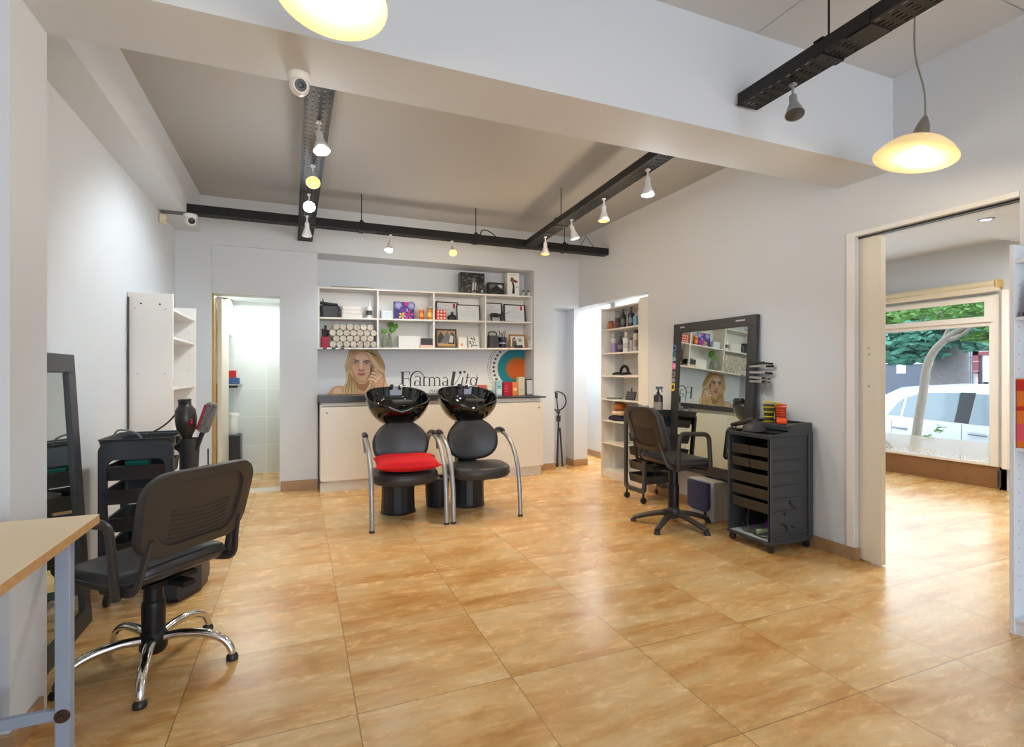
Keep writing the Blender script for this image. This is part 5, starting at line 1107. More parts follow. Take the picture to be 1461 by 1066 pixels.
MB().tube(smoothpath([(-0.03, 0.17, 0.03), (-0.05, 0.12, 0.02), (-0.04, 0.05, 0.02)]), 0.005, 6).build('cord', M_CHROME, t)
# small tools scattered in the front tray
for k, (x, y, a, l, lab) in enumerate(((2.93, 2.64, 0.5, 0.12, 'black comb lying in the top tray of the drawer trolley, nearest the doorway'), (2.97, 2.70, 1.2, 0.14, 'black comb lying crosswise in the top tray beside the diffuser'), (3.02, 2.62, 0.2, 0.11, 'black comb lying against the raised step of the drawer trolley tray'))):
    m = MB(); m.box(-l/2, l/2, -0.012, -0.004, 0, 0.005)
    for j in range(int(l/0.005)): m.box(-l/2 + j*0.005, -l/2 + j*0.005 + 0.0025, -0.005, 0.014, 0.0008, 0.004)
    o = m.build('comb', M_BLACK); o.location = (x, y, 0.7765 + 0.0055*k); o.rotation_euler = (0, 0, a); tag(o, lab, 'comb', 'combs on the drawer trolley')
def roller_stack(label, x, y, r, n, c1, c2, h=0.145, rows=6):
    q = thing('hair_roller_stack', label, 'hair rollers', (x, y, 0.8465), 0, 'stacked hair rollers')
    m = MB(); m.lathe([(r*0.8, 0), (r*0.84, 0.004), (r, h - 0.02), (r*0.96, h - 0.02), (r*0.8, 0.02)], 20); m.build('roller_mesh', c1, q)
    for k in range(rows):
        z = 0.006 + (h - 0.012)*k/(rows - 1); rr = r*(0.82 + 0.19*k/(rows - 1)); m = MB(); m.tube([(rr*math.cos(2*PI*j/20), rr*math.sin(2*PI*j/20), z) for j in range(20)], 0.0045, 6, True); m.build('rim', c2, q)
P1 = onX(1097, 590, 3.17); P2 = onX(1107, 590, 3.19); P3 = onX(1114.5, 590, 3.15)
roller_stack('yellow-rimmed dark hair roller stack on the rear of the drawer trolley', P1.x, P1.y, 0.038, 6, P('dark_olive_mesh', (74, 70, 40), 0.7, var=0.3, scale=200), P('yellow_rim', (206, 190, 40), 0.4), 0.15, 5)
roller_stack('slim yellow-green hair roller stack between the yellow and orange ones', P2.x + 0.045, P2.y + 0.02, 0.024, 6, P('lime_mesh', (120, 120, 30), 0.7, var=0.3, scale=200), P('lime_rim', (190, 186, 50), 0.4), 0.14, 7)
roller_stack('orange-red hair roller stack on the rear of the drawer trolley', P3.x, P3.y, 0.033, 6, P('rust_mesh', (150, 50, 24), 0.7, var=0.3, scale=200), P('orange_red_rim', (214, 62, 26), 0.4), 0.138, 8)
P4 = onX(1117, 598, 3.10); t = thing('hair_roller', 'single bright orange-red roller lying before the orange stack', 'hair roller', (3.09, P4.y - 0.0, 0.8465), 0.6)
m = MB(); m.at(tr(0, 0, 0.021) @ rot('X', PI/2)); m.lathe([(0.021, -0.03), (0.021, 0.03), (0.017, 0.03), (0.017, -0.02)], 16); m.build('roller_mesh', P('bright_orange_mesh', (240, 84, 36), 0.6, var=0.2, scale=200), t)
# spray bottle on the open trolley
bottle('spray_bottle', 'dark trigger spray bottle on top of the open trolley beside the mirror', 'bottle', (3.13, 4.005, 0.812), 0.043, 0.265, (44, 38, 36), (28, 28, 30), 'trigger', (150, 140, 130))
t = thing('clear_cup', 'clear plastic cup on the open trolley behind the chair back', 'cup', (3.03, 4.06, 0.812)); MB().lathe([(0.022, 0), (0.03, 0.085), (0.028, 0.085), (0.02, 0.004)], 16).build('cup', P('clear_plastic_cup', (226, 230, 234), 0.1, trans=0.8), t); MB().lathe([(0.0295, 0.08), (0.0315, 0.083), (0.0295, 0.087)], 16).build('rim', P('clear_rim', (220, 224, 228), 0.2), t)

# ---------------------------------------------------------------- mirrors
M_MIRROR = P('silvered_glass', (214, 224, 218), 0.015, 1.0, var=0.0, rvar=0.0)
M_FRAME = P('charcoal_frame', (52, 52, 55), 0.4, var=0.08)
def mirror(label, loc, wd, h, fb, rx, sgn):
    """frame in the local YZ plane, glass facing -x * sgn"""
    t = thing('wall_mirror', label, 'mirror', loc); t.rotation_euler = (0, rx, 0)
    d = 0.035*sgn
    def bar(y0, y1, z0, z1):
        m = MB(); m.box(min(0, d), max(0, d), y0, y1, z0, z1); return m.build('frame_bar', M_FRAME, t, bevel=0.003)
    bar(-wd/2, wd/2, 0, fb); bar(-wd/2, wd/2, h - fb, h); bar(-wd/2, -wd/2 + fb, fb, h - fb); bar(wd/2 - fb, wd/2, fb, h - fb)
    g = MB(); a = 0.012*sgn; g.box(min(a, a*2), max(a, a*2), -wd/2 + fb*0.9, wd/2 - fb*0.9, fb*0.9, h - fb*0.9); g.build('mirror_glass', M_MIRROR, t)
    return t
mr_ = mirror('large charcoal-framed wall mirror behind the right styling chair', (3.190, 3.462, 0.335), 0.955, 1.325, 0.085, 0.052, 1)
m = MB(); text_mesh(m, 'MIRA', 0.02, tr(0, 0, 0) @ rot('Z', -PI/2) @ rot('X', PI/2), 0.0002) if False else None
# worn lettering strips and stickers on the frame
def sticker(name, col, yc, zc, w, h, inner=None, rounded=True):
    m = MB(); m.prism([(p[0] + yc, p[1] + zc) for p in rrect(w, h, min(w, h)*0.3, 4)], 'x', -0.0008, -0.0001)
    if inner: m.mat(1).prism([(p[0] + yc, p[1] + zc) for p in rrect(w*0.55, h*0.5, min(w, h)*0.2, 4)], 'x', -0.0012, -0.0007)
    return m.build(name, [P('sticker_%s_%d' % (name, int(zc*1000)), col, 0.4)] + ([P('sticker_in_%d' % int(zc*1000), inner, 0.4)] if inner else []), mr_)
for col, z, h_, inn in (((92, 130, 186), 1.105, 0.06, (40, 50, 80)), ((66, 110, 130), 1.045, 0.045, None), ((150, 176, 190), 1.0, 0.035, None), ((226, 120, 170), 0.935, 0.06, (240, 170, 200)), ((130, 124, 130), 0.86, 0.055, (80, 78, 84)), ((150, 150, 160), 0.805, 0.035, None), ((232, 190, 60), 0.74, 0.075, (40, 36, 34))):
    sticker('sticker', col, 0.955/2 - 0.043 + 0.02, z, 0.05, h_, inn)
sticker('sticker', (234, 232, 228), -0.955/2 + 0.05, 0.44, 0.06, 0.095, (176, 176, 176)); sticker('sticker', (30, 30, 30), -0.955/2 + 0.05, 0.355, 0.06, 0.065, (200, 200, 196))
for yc, n_ in ((0.955/2 - 0.12, 4), (-0.955/2 + 0.16, 6)):
    m = MB()
    m.prism([(p[0] + yc, p[1] + 1.29) for p in rrect(0.016*n_, 0.011, 0.003, 3)], 'x', -0.0006, -0.0001); m.build('worn_logo', P('worn_white_print', (196, 196, 194), 0.5, var=0.25, scale=150), mr_)
ml_ = mirror('charcoal-framed mirror leaning on the left wall behind the pier', (-0.925, 2.752, 0.0), 0.71, 1.292, 0.085, -0.055, -1)
# hair clips along the right frame edge
M_CLIPW = P('silver_clip', (196, 196, 198), 0.3, 0.8)
for k, (z, a, l) in enumerate(((1.282, 0.05, 0.145), (1.255, -0.03, 0.15), (1.208, 0.03, 0.14), (1.168, 0.05, 0.11), (1.140, 0.02, 0.11))):
    t = thing('hair_clip', '%s of the hair clips gripping the right edge of the wall mirror' % ('topmost', 'second from the top', 'middle one', 'second from the bottom', 'lowest')[k], 'hair clip', (3.235, 2.965, z), 0, 'hair clips on the mirror'); t.rotation_euler = (a, 0, 0)
    dark = k in (0,)
    m = MB(); m.prism([(0.055, -0.007), (-l + 0.055, -0.011), (-l + 0.055, 0.011), (0.055, 0.007)], 'x', -0.016, -0.011); m.v = [Vector((v.x, v.y, v.z)) for v in m.v]; m.build('jaw', M_BLACK if dark else M_CLIPW, t, bevel=0.002)
    m = MB(); m.prism([(0.04, -0.007), (-l*0.8, -0.012), (-l*0.8, 0.004), (0.04, 0.005)], 'x', 0.036, 0.041); m.tube([(-l*0.55, -0.014, 0), (-l*0.55, 0.04, 0)] if False else [(-0.014, -l*0.55, 0), (0.04, -l*0.55, 0)], 0.005, 8); m.build('lower_jaw', M_BLACK, t, bevel=0.002)
# loose hairpiece below the clips
m = MB(); random.seed(2)
for k in range(40):
    y0 = 2.94 - 0.06*random.random(); m.tube(smoothpath([(3.25, y0, 1.172), (3.25 + 0.02*random.random(), y0 - 0.03 + 0.05*random.random(), 1.10), (3.26, y0 - 0.03 + 0.06*random.random(), 1.03 + 0.05*random.random())], 3), 0.0009, 4)
o = m.build('hanging_hairpiece', P('ash_hair', (150, 146, 140), 0.6)); tag(o, 'wispy grey hairpiece hanging below the clips beside the wall mirror', 'hairpiece'); o['kind'] = 'stuff'
# grey box with navy pad under the mirror
t = thing('footrest_box', 'grey box with a navy padded front on the floor under the wall mirror', 'box', (3.215, 3.385, 0))
MB().box(-0.115, 0.065, -0.13, 0.15, 0, 0.318).build('box_body', P('warm_grey_laminate', (176, 178, 172), 0.45), t, bevel=0.003)
MB().box(-0.13, -0.115, -0.13, 0.15, 0.0, 0.322).build('front_board', P('pale_lilac_board', (206, 208, 220), 0.4), t, bevel=0.002)
m = MB(); o = [(-0.115, 0.31), (-0.115, 0.11), (-0.10, 0.085), (-0.06, 0.07), (0.08, 0.07), (0.115, 0.085), (0.13, 0.11), (0.13, 0.31)]; m.prism([(y + 0.01, z) for y, z in o], 'x', -0.165, -0.132); m.build('navy_pad', P('navy_vinyl', (52, 66, 108), 0.45), t, bevel=0.01, seg=3)
m = MB(); m.cyl((-0.15, -0.06, 0), (-0.15, -0.06, 0.07), 0.011, n=10); m.build('pad_foot', M_BLACK, t)

# ---------------------------------------------------------------- shelving units
def unit(label, X0, X1, Y0, Y1, H, shelves, mt, side=0.018, back='x1', plinth=0.06, pins=True):
    t = thing('shelving_unit', label, 'shelving unit', ((X0+X1)/2, (Y0+Y1)/2, 0))
    for ya, yb in ((Y0, Y0 + side), (Y1 - side, Y1)):
        m = MB(); m.box(X0, X1, ya, yb, 0, H); sp = m.build('side_panel', mt, t, bevel=0.0015, world=True)
        if pins:
            m = MB(); yy = ya if ya > Y0 else yb
            for k in range(int((H - 0.3)/0.064)):
                for x in (X0 + 0.04, X1 - 0.05):
                    z = 0.2 + k*0.064; m.cyl((x, yy - 0.0008, z), (x, yy + 0.0008, z), 0.0032, n=6)
            m.build('pin_holes', P('pin_hole_shadow', (120, 122, 126), 0.6), sp, world=True)
    for z in shelves:
        m = MB(); m.box(X0 + (0.006 if back == 'x1' else 0.008), X1 - 0.008, Y0 + side, Y1 - side, z - 0.018, z); m.build('shelf_board', mt, t, bevel=0.0015, world=True)
    m = MB()
    if back == 'x1': m.box(X1 - 0.006, X1, Y0 + side, Y1 - side, 0.05, H)
    else: m.box(X0, X0 + 0.006, Y0 + side, Y1 - side, 0.05, H)
    m.build('back_panel', mt, t, world=True)
    if plinth:
        px = X0 + 0.012 if back == 'x1' else X1 - 0.03
        MB().box(px, px + 0.018, Y0 + side, Y1 - side, 0, plinth - 0.002).build('plinth', mt, t, world=True)
    return t
SHZ = [1.955, 1.713, 1.44, 1.176, 0.906, 0.66, 0.40, 0.078]
unit('tall white shelving unit with bottles set into the right wall', XR + 0.004, XR + 0.27, 4.54, 5.29, 1.97, SHZ, M_WHITE)
struct(MB().box(XR + 0.001, XR + 0.02, 4.385, 4.538, 0.0, 1.99).build('trim_8', M_WHITE, bevel=0.002))
unit('narrow white shelving unit standing on the left wall beyond the trolley', XL + 0.003, -0.812, 4.26, 5.15, 1.755, [1.66, 1.46, 1.1, 0.75, 0.4, 0.08], M_WHITE, back='x0')
m = MB()
for x in (-1.0, -0.89):
    m.cyl((x, 4.2588, 1.68), (x, 4.2602, 1.68), 0.006, n=10)
for x, z in ((-1.035, 1.645), (-0.86, 1.645), (-1.02, 1.2), (-0.86, 1.2)): m.cyl((x, 4.2588, z), (x, 4.2602, z), 0.0035, n=8)
o = m.build('cap_screws', M_BLACK); o.parent = [q for q in bpy.data.objects if q.name.startswith('shelving_unit')][-1]; o.matrix_parent_inverse = Matrix.Translation(-Vector(o.parent.location))
o = MB().tube([(XL + 0.012, 4.245, 1.72), (XL + 0.012, 4.245, 0.90), (XL + 0.02, 4.2, 0.4)], 0.006, 6).build('wall_line', P('dark_grey_line', (70, 70, 68), 0.5)); tag(o, 'dark line running down the left wall beside the narrow white shelving', 'cable')  # thin dark grey line down the wall beside the side panel
unit('white shelving unit in the right foreground beside the doorway', 3.04, XR - 0.015, 0.45, 1.352, 1.793, [1.725, 1.46, 1.16 if False else 0.86, 0.075], M_BLUEWHITE)
# contents of the niche shelving
NX = XR + 0.085
def ny(u): return onX(u, 500, NX).y
bottle('glass_jar', 'small copper-orange glass jar on the top shelf of the wall unit', 'jar', (NX, ny(872), 1.7135), 0.03, 0.10, (190, 100, 56), (120, 60, 30), 'can')
bottle('bottle', 'amber brown bottle beside the copper jar on the top shelf', 'bottle', (NX + 0.01, ny(881), 1.7135), 0.034, 0.125, (78, 46, 44), (46, 34, 34), 'can', (110, 60, 54))
bottle('pump_bottle', 'black pump bottle in the middle of the top shelf of the wall unit', 'bottle', (NX, ny(889), 1.7135), 0.036, 0.21, (40, 40, 44), (24, 24, 26), 'pump', (90, 92, 96))
bottle('pump_bottle', 'tall navy pump bottle on the top shelf of the wall unit', 'bottle', (NX, ny(900.5), 1.7135), 0.036, 0.215, (32, 38, 62), (22, 22, 26), 'pump', (120, 128, 150))
boxthing('carton', 'small sky blue carton at the right end of the top shelf', 'box', (NX + 0.0, ny(908.0), 1.7135), 0.05, 0.05, 0.11, [K('sky_blue_pack', (136, 184, 216))])
bottle('bottle', 'white bottle with pale green cap at the left of the second shelf', 'bottle', (NX + 0.03, ny(872.5), 1.4405), 0.034, 0.21, (222, 222, 226), (196, 206, 196), 'can')
bottle('bottle', 'lilac bottle with white cap on the second shelf', 'bottle', (NX - 0.02, ny(877.5), 1.4405), 0.036, 0.15, (146, 128, 190), (232, 230, 236), 'cone', ck=0.4)
bottle('bottle', 'dark plum bottle with a round pale emblem on the second shelf', 'bottle', (NX, ny(885.5), 1.4405), 0.034, 0.185, (40, 32, 52), (30, 26, 34), 'cone', (120, 110, 130), ck=0.4)
bottle('bottle', 'white cylinder bottle in the middle of the second shelf', 'bottle', (NX, ny(893.5), 1.4405), 0.037, 0.225, (226, 226, 224), (214, 212, 206), 'cone', (190, 190, 190), ck=0.5)
bottle('bottle', 'slim grey-lilac tube on the second shelf beside the white cylinder', 'bottle', (NX, ny(901.5), 1.4405), 0.026, 0.155, (176, 172, 186), (60, 58, 66), 'can')
bottle('spray_can', 'tall silver spray can at the right end of the second shelf', 'bottle', (NX, ny(907.0), 1.4405), 0.028, 0.235, (206, 202, 196), (60, 58, 56), 'can', (150, 140, 134))
yy = ny(891); t = thing('hair_net_roll', 'black coiled hair net with a loop on the third shelf of the wall unit', 'hair net', (NX, yy, 1.183))
m = MB(); m.tube([(0, 0.075*math.cos(k*PI/14), 0.02 + 0.08*math.sin(k*PI/14)) for k in range(15)], 0.016, 8); m.build('loop', P('black_felt', (34, 30, 30), 0.9), t)
m = MB(); m.tube(smoothpath([(0.0, 0.22, 0.012), (-0.02, 0.12, 0.02), (0.0, 0.05, 0.014), (0.01, -0.05, 0.02), (-0.02, -0.14, 0.016)]), 0.014, 8); m.tube(smoothpath([(-0.03, 0.18, 0.012), (-0.05, 0.05, 0.014), (-0.03, -0.1, 0.012)]), 0.011, 8); m.build('coil', P('black_felt', (34, 30, 30), 0.9), t)
yy = ny(901); t = thing('desk_calendar', 'black dotted stand with a short antenna on the fourth shelf', 'calendar', (NX - 0.02, yy, 0.909)); t.rotation_euler = (0, 0.25, 0)
MB().box(-0.006, 0.006, -0.085, 0.085, 0, 0.095).build('panel', M_BLACK, t, bevel=0.002); m = MB()
for i in range(6):
    for j in range(3): m.box(-0.0072, -0.006, -0.07 + i*0.025, -0.055 + i*0.025, 0.018 + j*0.026, 0.03 + j*0.026)
m.build('grey_grid', P('grey_grid', (110, 112, 116), 0.5), t); MB().cyl((0, 0.01, 0.09), (0, 0.01, 0.135), 0.008, n=10).build('antenna', M_BLACK, t)
yy = ny(880); o = MB(); o.pad(rrect(0.12, 0.17, 0.02), [(0.97, 0), (1.0, 0.006), (1, 0.012), (0.97, 0.016)]); o = o.build('glass_dish', P('smoked_glass', (150, 158, 156), 0.1, trans=0.4)); o.location = (NX, yy + .05, 0.9065); tag(o, 'flat smoked glass dish on the fourth shelf of the wall unit', 'dish')
yy = ny(874)
for k, (dz, c, nm) in enumerate(((0.0, (44, 42, 66), 'dark violet folded garment at the bottom of the pile on the fifth shelf'), (0.045, (220, 190, 160), 'peach folded scarf in the middle of the pile on the fifth shelf'), (0.091, (166, 96, 36), 'rust patterned bundle on top of the pile on the fifth shelf'))):
    m = MB(); random.seed(20 + k); out = supell(0.18 - 0.02*k, 0.25 - 0.05*k, 2.6, 30); m.pad(out, [(0.85, 0), (1.0, 0.012), (1.0, 0.03), (0.9, 0.045), (0.6, 0.055 + 0.02*(k == 2)), (0.15, 0.058 + 0.02*(k == 2))])
    m.warp(lambda v: (v.x + 0.012*math.sin(v.y*40 + k*2), v.y + 0.01*math.sin(v.x*50 + k), v.z + 0.006*math.sin(v.y*60 + v.x*30) * (v.z > 0.01)))
    o = m.build('folded_garment', P('garment_%d' % k, c, 0.9, var=0.45 if k else 0.1, scale=60)); o.location = (NX + 0.02, yy - 0.10 - 0.02*k, 0.662 + dz + 0.016*k); tag(o, nm, 'garment', 'folded garments')
# right foreground unit contents
t = thing('book', 'orange and red book standing at the far end of the right foreground shelf', 'book', (3.15, 1.311, 0.8605)); MB().box(-0.10, 0.10, -0.02, 0.02, 0, 0.315).build('cover', P('orange_book_cover', (226, 120, 40), 0.4), t, bevel=0.003)
m = MB(); m.mat(0).box(-0.1008, -0.0998, -0.0195, 0.0195, 0.26, 0.31); m.mat(1).box(-0.1008, -0.0998, -0.0195, 0.0195, 0.03, 0.11); m.mat(0).box(-0.1008, -0.0998, -0.0195, 0.0195, 0.17, 0.19); m.build('spine_bands', [P('red_spine', (200, 44, 34), 0.4), P('pink_spine', (226, 90, 110), 0.4)], t)
t = thing('book', 'dark red book next to the orange book on the right foreground shelf', 'book', (3.16, 1.262, 0.8605)); MB().box(-0.10, 0.10, -0.024, 0.024, 0, 0.30).build('cover', P('dark_red_cover', (140, 30, 40), 0.4), t, bevel=0.003); MB().box(-0.101, -0.0998, -0.02, 0.02, 0.2, 0.24).build('spine_band', m_paper, t)
t = thing('ornament', 'brown carved ornament on the upper right foreground shelf', 'ornament', (3.09, 1.268, 1.461)); m = MB(); m.lathe([(0.045, 0), (0.05, 0.01), (0.03, 0.03), (0.038, 0.07), (0.028, 0.11), (0.016, 0.15), (0.004, 0.17)], 14); m.build('body', P('carved_wood', (134, 104, 66), 0.6, var=0.3, scale=60), t); MB().lathe([(0.05, -0.0), (0.055, 0.004), (0.055, 0.018), (0.05, 0.022)], 14).build('base', P('dark_wood_base', (60, 44, 34), 0.5), t)

# ---------------------------------------------------------------- table in the left foreground
M_TTOP = P('beige_laminate', (232, 214, 178), 0.4, var=0.03); M_TEDGE = P('worn_chipboard_edge', (190, 152, 104), 0.7, var=0.25, scale=60); M_TLEG = P('blue_grey_painted_steel', (150, 166, 188), 0.4, 0.1, var=0.06)
TX0, TX1, TY0, TY1 = -1.80, -0.588, 0.9, 2.035
t = thing('work_table', 'beige-topped table with blue-grey steel legs in the left foreground', 'table', ((TX0+TX1)/2, (TY0+TY1)/2, 0))
MB().box(TX0, TX1, TY0, TY1, 0.7485, 0.752).build('table_top', M_TTOP, t, bevel=0.001, world=True); MB().box(TX0, TX1, TY0, TY1, 0.724, 0.7485).build('board_edge', M_TEDGE, t, world=True)
for x, y in ((-0.632, 1.90), (-0.632, 0.98), (-1.74, 1.90), (-1.74, 0.98)):
    m = MB(); m.box(x - 0.018, x + 0.018, y - 0.018, y + 0.018, 0, 0.724); lg = m.build('leg', M_TLEG, t, bevel=0.002, world=True)
    if y > 1.5:
        m = MB(); m.cyl((x - 0.0, y - 0.026, 0.21), (x, y - 0.018, 0.21), 0.016, 0.02, 12); m.cyl((x, y - 0.034, 0.21), (x, y - 0.026, 0.21), 0.009, n=6); m.build('bolt', P('rusty_bolt', (74, 52, 42), 0.7, 0.4, var=0.3), lg, world=True)
MB().box(-1.74, -0.65, 1.89, 1.91, 0.195, 0.226).build('cross_bar', M_TLEG, t, bevel=0.002, world=True); MB().box(-1.74, -0.632, 1.885, 1.915, 0.69, 0.724).build('apron', M_TLEG, t, world=True)
t = thing('bag', 'dark brown bag standing under the table at the left edge', 'bag', (-0.955, 2.005, 0), 0.0)
m = MB(); m.pad(supell(0.22, 0.13, 3, 30), [(0.9, 0), (1.0, 0.03), (1.02, 0.2), (0.94, 0.33), (0.7, 0.39), (0.2, 0.4)]); m.build('bag_body', P('dark_brown_canvas', (52, 44, 40), 0.7), t); MB().tube(fillet([(-0.05, 0, 0.38), (-0.05, 0, 0.47), (0.05, 0, 0.47), (0.05, 0, 0.38)], 0.03), 0.007, 8).build('handle', M_BLACK, t)

# ---------------------------------------------------------------- ring light on its tripod
t = thing('ring_light', 'black ring light on a folded tripod beside the corridor opening', 'ring light', (3.105, 5.98, 0))
m = MB(); m.tube([(-0.015 + 0.12*math.cos(2*PI*k/40), 0, 0.845 + 0.12*math.sin(2*PI*k/40)) for k in range(40)], 0.009, 8, True); m.build('ring', M_BLACK, t)
m = MB(); m.cyl((-0.005, 0, 0.45), (-0.005, 0, 0.72), 0.011, n=12); m.ball((-0.005, 0, 0.70), 0.026, 12, 8); m.box(-0.03, 0.02, -0.015, 0.015, 0.58, 0.66); m.cyl((-0.01, 0, 0.72), (-0.035, 0, 0.93), 0.008, n=8); m.box(-0.05, -0.02, -0.012, 0.012, 0.88, 0.95); m.build('pole', M_BLACK, t, bevel=0.003)
for k, (dx, dy) in enumerate(((-0.03, -0.02), (0.05, -0.01), (0.0, 0.05))):
    lg = MB().tube([(dx*0.3, dy*0.3, 0.50), (dx, dy, 0.0)], 0.0115, 8).build('leg', M_BLACK, t); MB().cyl((dx, dy, 0), (dx*0.97, dy*0.97, 0.02), 0.015, n=10).build('rubber_foot', M_BLACK, lg)

# ---------------------------------------------------------------- washroom contents
t = thing('wall_cabinet', 'cream wall cabinet high on the left in the washroom', 'cabinet', (-0.83, 6.66, 1.62))
MB().box(-0.20, 0.10, -0.04, 0.24, 0, 0.42).build('cabinet_body', M_TRIM, t, bevel=0.01); d = MB().box(0.10, 0.118, -0.03, 0.23, 0.01, 0.41).build('door', M_WHITE, t, bevel=0.008); MB().cyl((0.118, 0.0, 0.08), (0.13, 0.0, 0.08), 0.008, n=10).build('knob', M_STEEL, d)
t = thing('corner_shelf', 'small grey corner shelf on the washroom wall', 'shelf', (-0.72, 6.86, 1.06)); MB().prism([(-0.2, 0.085), (0.10, 0.085), (0.06, -0.02), (-0.2, -0.1)], 'z', 0, 0.015).build('board', P('grey_shelf', (170, 172, 170), 0.4), t, bevel=0.002)
m = MB(); m.box(-0.1, 0.05, 0.07, 0.085, -0.03, 0.0); m.build('bracket', M_BLACK, t)
t = thing('soap_pack', 'blue pack with a red top on the washroom corner shelf', 'pack', (-0.705, 6.88, 1.0755)); MB().box(-0.07, 0.06, -0.045, 0.045, 0, 0.075).build('blue_box', K('blue_pack', (60, 92, 140)), t, bevel=0.004); MB().box(-0.055, 0.025, -0.035, 0.035, 0.076, 0.16).build('red_box', K('red_pack', (196, 34, 40)), t, bevel=0.004)
t = thing('storage_box', 'black speaker-like box on the washroom floor behind the door', 'box', (-0.70, 6.76, 0)); MB().box(-0.13, 0.085, -0.12, 0.12, 0, 0.50).build('box_body', M_BLACK, t, bevel=0.008); MB().at(tr(0.0865, -0.02, 0.32) @ rot('Y', PI/2)).lathe([(0.03, 0), (0.032, 0.004), (0.01, 0.006)], 16).build('round_badge', M_STEEL, t)
t = thing('canister', 'white canister standing on the black box in the washroom', 'canister', (-0.705, 6.74, 0.501)); MB().lathe([(0.055, 0), (0.06, 0.01), (0.065, 0.2), (0.06, 0.21)], 20).build('body', M_WHITE2, t); MB().lathe([(0.07, 0.205), (0.072, 0.22), (0.066, 0.245), (0.02, 0.25)], 20).build('lid', M_WHITE, t)
# ---------------------------------------------------------------- window of the adjoining room
XW = 6.7
f = MB()
f.box(XW - 0.02, XW + 0.06, 3.06, 3.14, 0.232, 2.02); f.box(XW - 0.02, XW + 0.06, 4.54, 4.62, 0.232, 2.02)
f.box(XW - 0.02, XW + 0.06, 3.14, 4.54, 0.232, 0.262); f.box(XW - 0.02, XW + 0.06, 3.14, 4.54, 1.70, 1.745); f.box(XW - 0.02, XW + 0.06, 3.14, 4.54, 1.985, 2.02)
M_WFR = P('white_window_frame', (240, 235, 226), 0.4, var=0.02)
w = struct(f.build('window_1', M_WFR, bevel=0.004))
f = MB(); f.box(XW - 0.045, XW - 0.02, 3.10, 3.17, 1.74, 2.0); f.box(XW - 0.045, XW - 0.02, 4.48, 4.54, 1.74, 2.0); f.box(XW - 0.045, XW - 0.02, 3.17, 4.48, 1.74, 1.80); f.box(XW - 0.045, XW - 0.02, 3.17, 4.48, 1.955, 2.0)
f.build('transom_sash', M_WFR, w, bevel=0.003)
gm = bpy.data.materials.new('window_glass'); gm.use_nodes = True; nt = gm.node_tree; nt.nodes.clear()
o_ = nt.nodes.new('ShaderNodeOutputMaterial'); tb_ = nt.nodes.new('ShaderNodeBsdfTransparent'); gl_ = nt.nodes.new('ShaderNodeBsdfGlossy'); gl_.inputs['Roughness'].default_value = 0.02
tb_.inputs['Color'].default_value = (0.93, 0.96, 0.95, 1); fr = nt.nodes.new('ShaderNodeFresnel'); fr.inputs['IOR'].default_value = 1.35; mx_ = nt.nodes.new('ShaderNodeMixShader')
nt.links.new(fr.outputs[0], mx_.inputs[0]); nt.links.new(tb_.outputs[0], mx_.inputs[1]); nt.links.new(gl_.outputs[0], mx_.inputs[2]); nt.links.new(mx_.outputs[0], o_.inputs[0])
g = MB(); g.box(XW + 0.012, XW + 0.018, 3.14, 4.54, 0.262, 1.70); g.box(XW + 0.012, XW + 0.018, 3.14, 4.54, 1.745, 1.985); g.build('window_pane', gm, w)
fm = bpy.data.materials.new('frosted_film'); fm.use_nodes = True; nt = fm.node_tree; b = nt.nodes['Principled BSDF']; b.inputs['Base Color'].default_value = (0.86, 0.92, 0.93, 1); b.inputs['Roughness'].default_value = 0.4; b.inputs['Alpha'].default_value = 0.45
MB().box(XW + 0.008, XW + 0.0095, 3.142, 4.538, 0.264, 0.47).build('frosted_band', fm, w)
M_VINYL = P('white_vinyl', (250, 250, 250), 0.5)
def window_text(txt, u, v, size):
    m = MB(); p = onX(u, v, XW); text_mesh(m, txt, size, tr(XW + 0.006, p.y, p.z) @ rot('Z', PI/2) @ rot('X', PI/2), 0.0004); return m.build('window_lettering', M_VINYL, w)
window_text('www.francesca', 1290, 639.5, 0.125); window_text('24 HOURS', 1384, 654.5, 0.072)
m = MB(); m.cyl((XW - 0.09, 3.05, 2.13), (XW - 0.09, 4.6, 2.13), 0.035, n=18); m.build('tube', M_BOX, None); t = bpy.data.objects['tube']
r = thing('roller_blind', 'rolled-up beige roller blind above the shop window of the next room', 'blind', (XW - 0.09, 3.8, 2.13)); t.parent = r; t.matrix_parent_inverse = Matrix.Translation((-(XW - 0.09), -3.8, -2.13)); t.name = 'blind_tube'
MB().box(-0.02, 0.05, -0.77, 0.78, -0.085, -0.03).build('blind_rail', P('beige_fabric', (226, 214, 190), 0.7), r, bevel=0.01); MB().box(-0.035, 0.09, -0.775, -0.755, -0.05, 0.04).build('end_bracket', P('ochre_plastic', (206, 176, 112), 0.4), r, bevel=0.006)
t = thing('recessed_spot', 'round recessed spotlight in the ceiling of the next room', 'ceiling light', (5.362, 2.54, 2.5)); m = MB(); m.lathe([(0.055, 0.0), (0.055, -0.006), (0.038, -0.008), (0.036, -0.001)], 24); m.build('trim_ring', M_STEEL, t); MB().lathe([(0.036, -0.001), (0.034, -0.004), (0.01, -0.005)], 20).build('lamp', M_COOL, t)
struct(MB().box(6.6, 6.7, 2.95, 3.0, 0.23, 2.05).build('trim_9', M_WFR, bevel=0.003))
MB().box(6.53, 6.56, 2.985, 3.0, 0.05, 0.22).build('gap', M_BLACK); tag(bpy.data.objects['gap'], 'small black block low beside the shop window frame', 'bracket'); bpy.data.objects['gap'].name = 'window_gap_block'  # plain black block, built as a dark gap beside the window post

